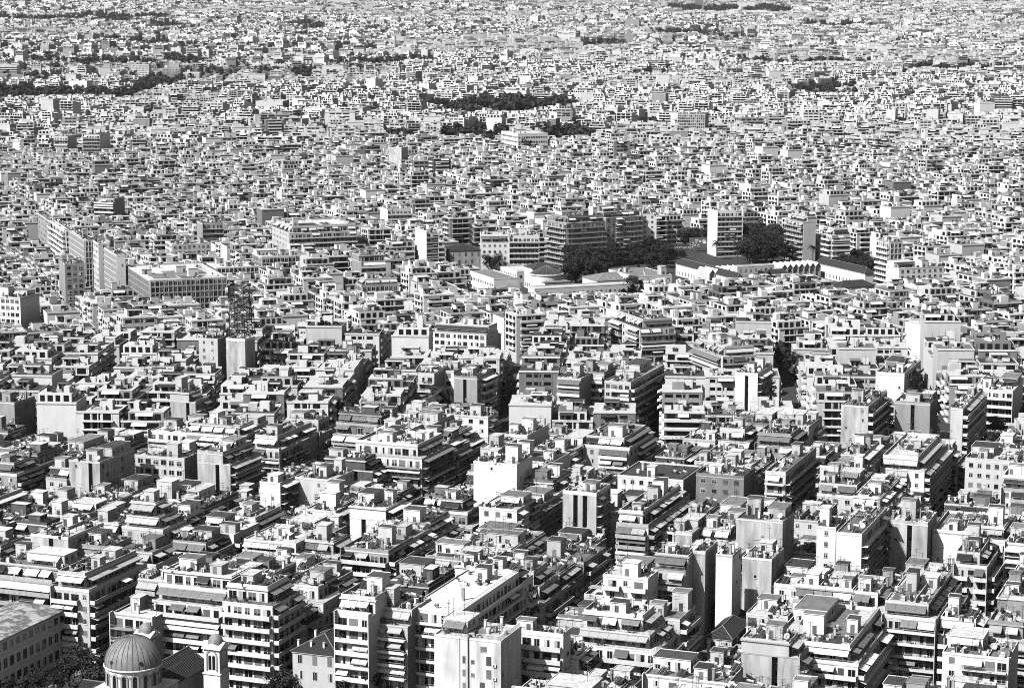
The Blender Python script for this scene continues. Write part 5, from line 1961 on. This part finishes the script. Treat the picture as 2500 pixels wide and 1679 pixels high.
def plots(rot, y0, y1, cell, cellv, su, sv, ku, kv, cxr, cyr, rad, seed):
    rg = np.random.default_rng(seed)
    n = int(rad / min(cell, cellv)) + 2
    i, j = np.meshgrid(np.arange(-n, n), np.arange(-n, n))
    i, j = i.ravel(), j.ravel()
    a = i * cell + (i // ku) * su
    c = j * cellv + (j // kv) * sv
    a = a + rg.uniform(-1, 1, len(a)); c = c + rg.uniform(-1, 1, len(c))
    cr, sr = math.cos(rot), math.sin(rot)
    return cxr + a * cr - c * sr, cyr + a * sr + c * cr


def city_points():
    X, Y, RT, SZ = [], [], [], []
    # the two quarters just behind the near one
    for (rot, ra, rb, sd) in ((math.radians(-4), R_NEAR + 9, 985, 3), (ROT_M, 994, 2150, 4)):
        x, y = plots(rot, 800, 2200, 15.5, 15.5, 9, 8, 3, 4, 0, 1500, 1150, sd)
        r = np.hypot(x, y)
        k = (r > ra) & (r < rb) & (np.abs(x) < 0.245 * y + 30)
        X.append(x[k]); Y.append(y[k]); RT.append(np.full(k.sum(), rot)); SZ.append(np.full(k.sum(), 0.82))
    # farther districts, each with its own street grid
    seeds = []
    rg = np.random.default_rng(8)
    for _ in range(170):
        yy = 2150 * (11600 / 2150) ** rg.random()
        seeds.append((rg.uniform(-0.27, 0.27) * yy, yy, rg.uniform(-0.75, 0.3)))
    S = np.array(seeds)
    for q, (sx, sy, rt) in enumerate(seeds):
        big = 1.0 if sy < 4500 else (1.35 if sy < 7500 else 1.7)
        rad = max(350, sy * 0.16)
        x, y = plots(rt, 0, 0, 19 * big, 17.5 * big, 9, 8, 3, 4, sx, sy, rad, q)
        w = 1.0 / S[:, 1]
        d = np.hypot(x[:, None] - S[None, :, 0], y[:, None] - S[None, :, 1]) * w[None, :]
        r = np.hypot(x, y)
        k = (d.argmin(1) == q) & (r > 2158) & (r < 11600) & (np.abs(x) < 0.245 * y + 40)
        X.append(x[k]); Y.append(y[k]); RT.append(np.full(k.sum(), rt)); SZ.append(np.full(k.sum(), big))
    return np.concatenate(X), np.concatenate(Y), np.concatenate(RT), np.concatenate(SZ)


def far_city():
    x, y, rt, sz = city_points()
    rg = np.random.default_rng(5)
    g = ground_z(y)
    px, py = pix(x, y, g + 6)
    keep = np.ones(len(x), bool)
    for (a, b, c, d) in KEEP:
        keep &= ~((px > a) & (px < c) & (py > b) & (py < d))
    for (cx_, cy_, rx, ry, h, n) in WOODS:
        keep &= ~((((px - cx_) / (rx * 1.05)) ** 2 + ((py - cy_) / (ry * 1.1)) ** 2) < 1)
    for (ax, ay, rot, hw, hd, zt) in RECTS:
        dx, dy = x - ax, y - ay
        c, s = math.cos(rot), math.sin(rot)
        lu, lv = dx * c + dy * s, -dx * s + dy * c
        keep &= ~((np.abs(lu) < hw + 8.5) & (np.abs(lv) < hd + 8.5))
    for (tx, ty, tr) in TREES:
        keep &= ~(np.hypot(x - tx, y - ty) < tr + 6)
    # boundary of the near blocks
    for (fx, fy, W, D, *_r) in FILL:
        keep &= ~(np.hypot(x - fx, y - fy) < 12 + max(W, D) * 0.4)
    sheds = (px < 1000) & (py > 118) & (py < 196) & (px > -50)
    keep &= ~(sheds & (rg.random(len(x)) < 0.45))
    keep &= rg.random(len(x)) > 0.04
    x, y, rt, sz, g, px, py, sheds = [q[keep] for q in (x, y, rt, sz, g, px, py, sheds)]
    n = len(x)
    hw = rg.uniform(8.7, 9.45, n) * sz
    hd = np.where(sz < .9, rg.uniform(8.4, 9.4, n), rg.uniform(7.4, 8.7, n)) * sz
    far = y > 2150
    fl = np.round(rg.normal(np.where(far, 4.7, 5.9), np.where(far, 1.2, 0.75))).clip(2, 9)
    slab = rg.random(n) < 0.03
    hw = np.where(slab & far, hw * rg.uniform(1.4, 2.2, n), hw)
    fl = np.where(slab, fl + 1, fl)
    tall = rg.random(n) < np.where(far, 0.035, 0.02)
    fl = np.where(tall, fl + rg.integers(2, 4, n), fl)
    fl = np.where(sheds & (rg.random(n) < 0.75), 2, fl)
    zt = fl * 3.1
    for (x0, x1, vy, d) in VIS:
        half = hw * F / y
        k = (d > y - 2) & (np.minimum(x1, px + half) - np.maximum(x0, px - half) > 3 * np.minimum(1, 900 / y))
        if k.any():
            b_ = -(vy - CY) / F
            sl = (-SP + b_ * CP) / (CP + b_ * SP)
            zt[k] = np.minimum(zt[k], (H + sl * (y[k] + 5)) - g[k])
    k = zt > 4
    x, y, rt, sz, g, px, py, hw, hd, zt = [q[k] for q in (x, y, rt, sz, g, px, py, hw, hd, zt)]
    n = len(x)
    B = dict(x=x, y=y, g=g - 0.3, c=np.cos(rt), s=np.sin(rt), hw=hw, hd=hd, z=zt, sz=sz,
             wall=rg.choice([FI[q] for q in WALLS], n, p=[0.50, 0.27, 0.14, 0.07, 0.02]),
             roof=rg.choice([FI['roof_light'], FI['roof_grey'], FI['roof_dark']], n, p=[0.62, 0.2, 0.18]),
             awn=rg.choice([FI['awning_white'], FI['awning_mid'], FI['awning_dark'], FI['awning_white']], n),
             blank=rg.random(n) < 0.22, r=rg.random(n), r2=rg.random(n), r3=rg.random(n))
    ms = Mass()
    # every block: body, parapet lip
    fr = (B['y'] > 4500) & (rg.random(n) < 0.35)
    B['wall'] = np.where(fr, rg.choice([FI['plaster_grey'], FI['concrete'], FI['plaster_cream']], n), B['wall'])
    B['roof'] = np.where((B['y'] > 4000) & (rg.random(n) < 0.3), FI['roof_grey'], B['roof'])
    setb = B['r'] < 0.45
    ztop = np.where(setb, B['z'] - 3.1, B['z'])
    B['zb'] = ztop
    ms.boxes(B, -B['hw'], B['hw'], -B['hd'], B['hd'], 0, ztop, B['wall'], B['roof'], back=True)
    k = setb
    b = sub(B, k)
    ms.boxes(b, -b['hw'] + 2 * (b['r2'] < .6), b['hw'] - 2.2 * (b['r2'] > .3), -b['hd'] + 2.2, b['hd'] - 1, b['zb'], b['z'], b['wall'], b['roof'])
    b2 = sub(b, b['y'] < 4200)
    xl, xr = -b2['hw'] + 2 * (b2['r2'] < .6), b2['hw'] - 2.2 * (b2['r2'] > .3)
    for (f0, f1) in ((.06, .2), (.28, .44), (.52, .66), (.76, .92)):
        ms.front(b2, xl + (xr - xl) * f0, xl + (xr - xl) * f1, -b2['hd'] + 2.15, b2['zb'] + .3, b2['zb'] + 2.5, FI['glass'])
    ms.side(b2, xr + .05, -b2['hd'] * .5, -b2['hd'] * .1, b2['zb'] + .3, b2['zb'] + 2.4, FI['glass'])
    ms.side(b2, xr + .05, b2['hd'] * .1, b2['hd'] * .5, b2['zb'] + .3, b2['zb'] + 2.4, FI['glass'])
    ms.side(b2, xl - .05, -b2['hd'] * .5, -b2['hd'] * .1, b2['zb'] + .3, b2['zb'] + 2.4, FI['glass'])
    b3 = sub(b2, b2['r3'] < .6)
    xl, xr = xl[b2['r3'] < .6], xr[b2['r3'] < .6]
    S_ = lambda *w: np.stack(np.broadcast_arrays(*w), 1)
    fa = b3['r'] * .6; fb = fa + .5
    ms.quads(ms.local(b3, S_(xl + (xr - xl) * fa, xl + (xr - xl) * fa, xl + (xr - xl) * fb, xl + (xr - xl) * fb), S_(-b3['hd'] + 2.2, -b3['hd'] + .4, -b3['hd'] + .4, -b3['hd'] + 2.2), S_(b3['z'] - .25, b3['z'] - 1.1, b3['z'] - 1.1, b3['z'] - .25)), b3['awn'])
    # roof edge band on the front
    md = B['y'] < 5200
    b = sub(B, md)
    ms.boxes(b, -b['hw'] - .15, b['hw'] + .15, -b['hd'] - .25, -b['hd'], b['zb'] - .25, b['zb'] + .45, FI['slab_white'], back=False)
    ms.boxes(b, b['hw'] - .12, b['hw'] + .02, -b['hd'], b['hd'], b['zb'], b['zb'] + .45, b['wall'], back=False)
    # stair bulkheads, one or two
    for q, pr in ((0, 0.95), (1, 0.55)):
        k = rg.random(n) < pr
        b = sub(B, k); m = k.sum()
        ox = rg.uniform(-.5, .5, m) * b['hw']; oy = rg.uniform(-.3, .5, m) * b['hd']
        w, d, h = rg.uniform(1.2, 2.6, m) * b['sz'], rg.uniform(1.3, 2.4, m) * b['sz'], rg.uniform(2.0, 3.4, m)
        ms.boxes(b, ox - w, ox + w, oy - d, oy + d, b['z'], b['z'] + h, np.where(rg.random(m) < .7, FI['plaster_white'], b['wall']),
                 np.where(rg.random(m) < .6, FI['roof_light'], FI['roof_dark']))
    # storeys: dark openings and balcony bands on the front and the two sides
    for q in range(5):
        lim = (10500, 6500, 3600, 2400, 2000)[q]
        top = B['zb'] - q * 3.1
        k = (B['y'] < lim) & (top > 3.0) & ~B['blank']
        b = sub(B, k); tp = top[k]; m = k.sum()
        if not m:
            continue
        tb = b['r3'] > 0.72          # plain fronts with small windows
        dep = np.where(b['r3'] < 0.6, 1.6, 0.9)
        wdt = np.where(b['r2'] < 0.5, 1.0, 0.75)
        # opening band: separate dark doors
        near_ = b['y'] < 2300
        for (f0, f1) in ((-.9, -.42), (-.32, .16), (.28, .85)):
            ms.front(b, b['hw'] * f0 * wdt, b['hw'] * f1 * wdt, -b['hd'] - .05, np.where(tb, tp - 2.2, tp - 2.75), np.where(tb, tp - .9, tp - .4), FI['glass'])
        bq = sub(b, b['y'] < 1350); tq = tp[b['y'] < 1350]; wq = wdt[b['y'] < 1350]
        for f in (-.93, -.45, -.02, .26, .84):      # pale mullions and wall piers divide the openings
            ms.front(bq, bq['hw'] * wq * f, bq['hw'] * wq * f + .45, -bq['hd'] - .08, tq - 2.75, tq - .4, bq['wall'])
        # balcony slab with solid front
        bs = sub(b, ~tb); ts, ws, ds = tp[~tb], wdt[~tb], dep[~tb]
        ms.boxes(bs, -bs['hw'] * ws, bs['hw'] * ws, -bs['hd'] - ds, -bs['hd'] - .09, ts - 3.2, ts - 2.2 - .6 * (bs['r3'] > .3), np.where(bs['r'] < .7, FI['slab_white'], bs['wall']), back=False)
        # right side
        b2 = sub(b, near_ | (b['r'] < .6)); tp2 = tp[near_ | (b['r'] < .6)]
        ms.side(b2, b2['hw'] + .05, -b2['hd'] * .8, -b2['hd'] * .2, tp2 - 2.7, tp2 - .6, FI['glass'])
        ms.side(b2, b2['hw'] + .05, b2['hd'] * .15, b2['hd'] * .75, tp2 - 2.7, tp2 - .6, FI['glass'])
        if q < 3:
            ms.boxes(b2, b2['hw'], b2['hw'] + 1.1, -b2['hd'] * .9, b2['hd'] * .9, tp2 - 3.2, tp2 - 2.3, FI['slab_white'], back=False)
        # left side (lit)
        b3 = sub(b, near_); tp3 = tp[near_]
        for (f0, f1) in ((-.8, -.45), (-.2, .2), (.4, .8)):
            ms.side(b3, -b3['hw'] - .05, b3['hd'] * f0, b3['hd'] * f1, tp3 - 2.6, tp3 - .6, FI['glass'])
        ms.boxes(b3, -b3['hw'] - 1.0, -b3['hw'], -b3['hd'] * .85, b3['hd'] * .3, tp3 - 3.2, tp3 - 2.3, FI['slab_white'], back=False)
        # awnings: sloping sheets
        for side in (0, 1, 2):
            kk = (rg.random(m) < (0.45, 0.3, 0.25)[side]) & (b['y'] < (6000 if q == 0 else 2600))
            c = sub(b, kk); t3 = tp[kk]
            if not kk.any():
                continue
            f0 = rg.uniform(-.9, 0.1, kk.sum()); f1 = f0 + rg.uniform(.5, .9, kk.sum())
            zz0, zz1 = t3 - .3, t3 - 1.3
            S = lambda *w: np.stack(np.broadcast_arrays(*w), 1)
            if side == 0:
                ms.quads(ms.local(c, S(c['hw'] * f0, c['hw'] * f0, c['hw'] * f1, c['hw'] * f1), S(-c['hd'], -c['hd'] - 1.8, -c['hd'] - 1.8, -c['hd']), S(zz0, zz1, zz1, zz0)), c['awn'])
            elif side == 1:
                ms.quads(ms.local(c, S(c['hw'], c['hw'] + 1.8, c['hw'] + 1.8, c['hw']), S(c['hd'] * f0, c['hd'] * f0, c['hd'] * f1, c['hd'] * f1), S(zz0, zz1, zz1, zz0)), c['awn'])
            else:
                ms.quads(ms.local(c, S(-c['hw'], -c['hw'] - 1.8, -c['hw'] - 1.8, -c['hw']), S(c['hd'] * f1, c['hd'] * f1, c['hd'] * f0, c['hd'] * f0), S(zz0, zz1, zz1, zz0)), c['awn'])
    # roof clutter
    for q in range(14):
        k = (B['y'] < (1500 if q > 6 else 2300 if q > 2 else 3800)) & (rg.random(n) < 0.75)
        b = sub(B, k); m = k.sum()
        ox = rg.uniform(-.8, .8, m) * (b['hw'] - 2.2); oy = rg.uniform(-.6, .8, m) * (b['hd'] - 2)
        w, d, h = rg.uniform(.25, 1.1, m), rg.uniform(.25, .9, m), rg.uniform(.5, 1.7, m)
        ms.boxes(b, ox - w, ox + w, oy - d, oy + d, b['z'], b['z'] + h, rg.choice([FI['plaster_white'], FI['glass'], FI['tank'], FI['plaster_grey'], FI['awning_dark'], FI['plaster_white']], m), back=False)
    for q in range(6):
        k = (B['y'] < (1300 if q > 2 else 1900)) & (rg.random(n) < 0.8)
        b = sub(B, k); m = k.sum()
        ox = rg.uniform(-.8, .8, m) * (b['hw'] - 2.2); oy = rg.uniform(-.6, .8, m) * (b['hd'] - 2)
        ms.boxes(b, ox - .06, ox + .06, oy - .06, oy + .06, b['z'], b['z'] + rg.uniform(2, 4, m), FI['metal_dark'], back=False)
    # rooms on the roofs with a dark door, tilted collectors, white parapet walls between the roofs
    k = (B['y'] < 2300) & (rg.random(n) < 0.6)
    b = sub(B, k); m = k.sum()
    w, d = b['hw'] * rg.uniform(.25, .5, m), b['hd'] * rg.uniform(.25, .45, m)
    ox = rg.uniform(-.45, .45, m) * b['hw']; oy = b['hd'] * .4
    ms.boxes(b, ox - w, ox + w, oy - d, oy + d, b['z'], b['z'] + 2.7, np.where(rg.random(m) < .6, FI['plaster_white'], b['wall']), rg.choice([FI['roof_light'], FI['roof_dark'], FI['roof_grey']], m))
    for (f0, f1) in ((-.7, -.3), (.1, .6)):
        ms.front(b, ox + w * f0, ox + w * f1, oy - d - .05, b['z'] + .3, b['z'] + 2.2, FI['glass'])
    ms.boxes(b, ox - w - .1, ox + w + .1, oy - d - 1.2, oy - d, b['z'] + 2.45, b['z'] + 2.6, b['awn'], back=False)
    for q in range(3):
        k = (B['y'] < 1900) & (rg.random(n) < 0.5)
        b = sub(B, k); m = k.sum()
        ox = rg.uniform(-.7, .7, m) * (b['hw'] - 2.2); oy = rg.uniform(-.6, .6, m) * (b['hd'] - 2)
        S = lambda *w_: np.stack(np.broadcast_arrays(*w_), 1)
        ms.quads(ms.local(b, S(ox - 1, ox + 1, ox + 1, ox - 1), S(oy, oy, oy + 1.5, oy + 1.5), S(b['z'] + .2, b['z'] + .2, b['z'] + 1.6, b['z'] + 1.6)), FI['awning_dark'])
    k = (B['y'] < 2000) & (rg.random(n) < 0.5)
    b = sub(B, k)
    ms.boxes(b, -b['hw'] + .02, b['hw'] - .02, b['hd'] - .3, b['hd'] - .1, b['zb'], b['zb'] + 1.0, FI['plaster_white'], back=False)
    print('far blocks', n, 'quads', ms.n)
    me = ms.mesh('distant_city')
    for q in FM:
        me.materials.append(MAT[q])
    o = part('distant_city', me)
    o['kind'] = 'stuff'
    o['label'] = 'endless mass of white flat-roofed blocks filling the distance'
    o['category'] = 'city'
    return x, y, g


FX, FY, FG = far_city()


def woods():
    ms = Mass()
    rg = np.random.default_rng(77)
    C = []
    for (cx_, cy_, rx, ry, h, n) in WOODS:
        for _ in range(n):
            a, q = rg.uniform(0, 6.28), math.sqrt(rg.random())
            X, Y = cx_ + rx * q * math.cos(a), cy_ + ry * q * math.sin(a)
            q_ = on_ground(X, Y)
            if not q_:
                continue
            hill = 1 + (0.6 * max(0, 1 - ((X - 1225) / 170) ** 2) if 245 < cy_ < 280 else 0)
            C.append((q_[0], q_[1], q_[2], h * rg.uniform(.75, 1.2) * hill))
    # single crowns in courtyards and along streets
    n = len(FX)
    for k in rg.choice(n, 2200, replace=False):
        C.append((FX[k] + rg.uniform(-11, 11), FY[k] + 11, FG[k], rg.uniform(13, 19)))
    C = np.array(C)
    for _ in range(34):
        m = len(C)
        p = rg.normal(size=(m, 3)); p /= np.linalg.norm(p, axis=1)[:, None]
        p *= (0.55 + 0.45 * rg.random(m))[:, None]
        r = C[:, 3] * 0.36
        cen = np.stack([C[:, 0] + p[:, 0] * r * 1.1, C[:, 1] + p[:, 1] * r * 1.1, C[:, 2] + C[:, 3] * .62 + p[:, 2] * r], 1)
        nn = p + rg.uniform(-.6, .6, (m, 3)); nn /= np.linalg.norm(nn, axis=1)[:, None]
        a = np.cross(nn, rg.normal(size=(m, 3))); a /= np.linalg.norm(a, axis=1)[:, None]
        e = np.cross(nn, a)
        s = (C[:, 3] * rg.uniform(.09, .17, m))[:, None]
        ms.quads(np.stack([cen - a * s, cen - e * s, cen + a * s, cen + e * s], 1), 0)
    me = ms.mesh('distant_woodland')
    me.materials.append(MAT['leaves'])
    o = part('distant_woodland', me)
    o['kind'] = 'stuff'
    o['label'] = 'dark wooded hill, tree belts and scattered crowns among the far blocks'
    o['category'] = 'woodland'


woods()

# ------------------------------------------------------------------ labels of the blocks on the street grid
TONE = dict(plaster_white='white', plaster_cream='cream', plaster_grey='grey', concrete='concrete', plaster_dark='dark')
ROOFW = dict(roof_light='pale roof', roof_grey='grey roof', roof_dark='dark roof')
AWW = dict(awning_white='white awnings', awning_light='pale awnings', awning_mid='dark awnings', awning_dark='black awnings')
NUM = {1: 'one', 2: 'two', 3: 'three', 4: 'four', 5: 'five', 6: 'six', 7: 'seven', 8: 'eight', 9: 'nine', 10: 'ten'}
refs = [t for t in TR if t['ref']]
used = {}
for q in BUILD:
    i = q['info']
    ft = []
    if i['awn']:
        ft.append(AWW[i['awn']])
    if i['solar'] > 1:
        ft.append(NUM[i['solar']] + ' solar heaters')
    if i['perg']:
        ft.append('a roof pergola')
    if i['f'] == 'blank':
        ft.append('a blank front wall')
    if i['sb'] == 2:
        ft.append('two stepped terraces')
    if i['bulk'] > 1:
        ft.append(NUM[i['bulk']] + ' roof huts')
    if not ft:
        ft.append('a ' + ROOFW[i['roof']])
    near = sorted(refs, key=lambda t: (t['px'][0] - q['px'][0]) ** 2 + 2.5 * (t['px'][1] - q['px'][1]) ** 2)[:6]
    done = None
    for t in near:
        dx, dy = q['px'][0] - t['px'][0], q['px'][1] - t['px'][1]
        if abs(dx) > 1.3 * abs(dy):
            di = 'left of' if dx < 0 else 'right of'
        else:
            di = 'behind' if dy < 0 else 'in front of'
        for fx in ft:
            lb = f"{TONE[i['wall']]} {NUM[min(10, i['n'])]}-storey block with {fx}, {di} the {t['ref']}"
            if len(lb.split()) > 16:
                continue
            if lb not in used:
                done = lb
                break
        if done:
            break
    if not done:
        t = near[0]
        done = f"{TONE[i['wall']]} block with {ft[0]} near the {t['ref']}"
    used[done] = 1
    q['root']['label'] = done
    q['root']['category'] = 'apartment block'
    q['root']['group'] = 'apartment blocks of the dense city quarter'

# ------------------------------------------------------------------ the air: thin haze over the whole basin
def haze():
    b = MB()
    b.box(-4600, 4600, -600, 12600, -3.0, 330.0, 'plaster_white')
    me = b.mesh('haze')
    m = bpy.data.materials.new('haze')
    m.use_nodes = True
    N, L = m.node_tree.nodes, m.node_tree.links
    for nd in list(N):
        if nd.type != 'OUTPUT_MATERIAL':
            N.remove(nd)
    out = [nd for nd in N if nd.type == 'OUTPUT_MATERIAL'][0]
    v = N.new('ShaderNodeVolumePrincipled')
    v.inputs['Color'].default_value = (0.9, 0.9, 0.9, 1)
    v.inputs['Density'].default_value = HAZE
    v.inputs['Anisotropy'].default_value = 0.0
    L.new(v.outputs[0], out.inputs['Volume'])
    me.materials.clear()
    me.materials.append(m)
    o = part('haze', me)
    o['kind'] = 'stuff'


HAZE = 1.0e-5
if HAZE:
    haze()
print('objects', len(bpy.data.objects), 'script s', round(time.time() - T0, 1))
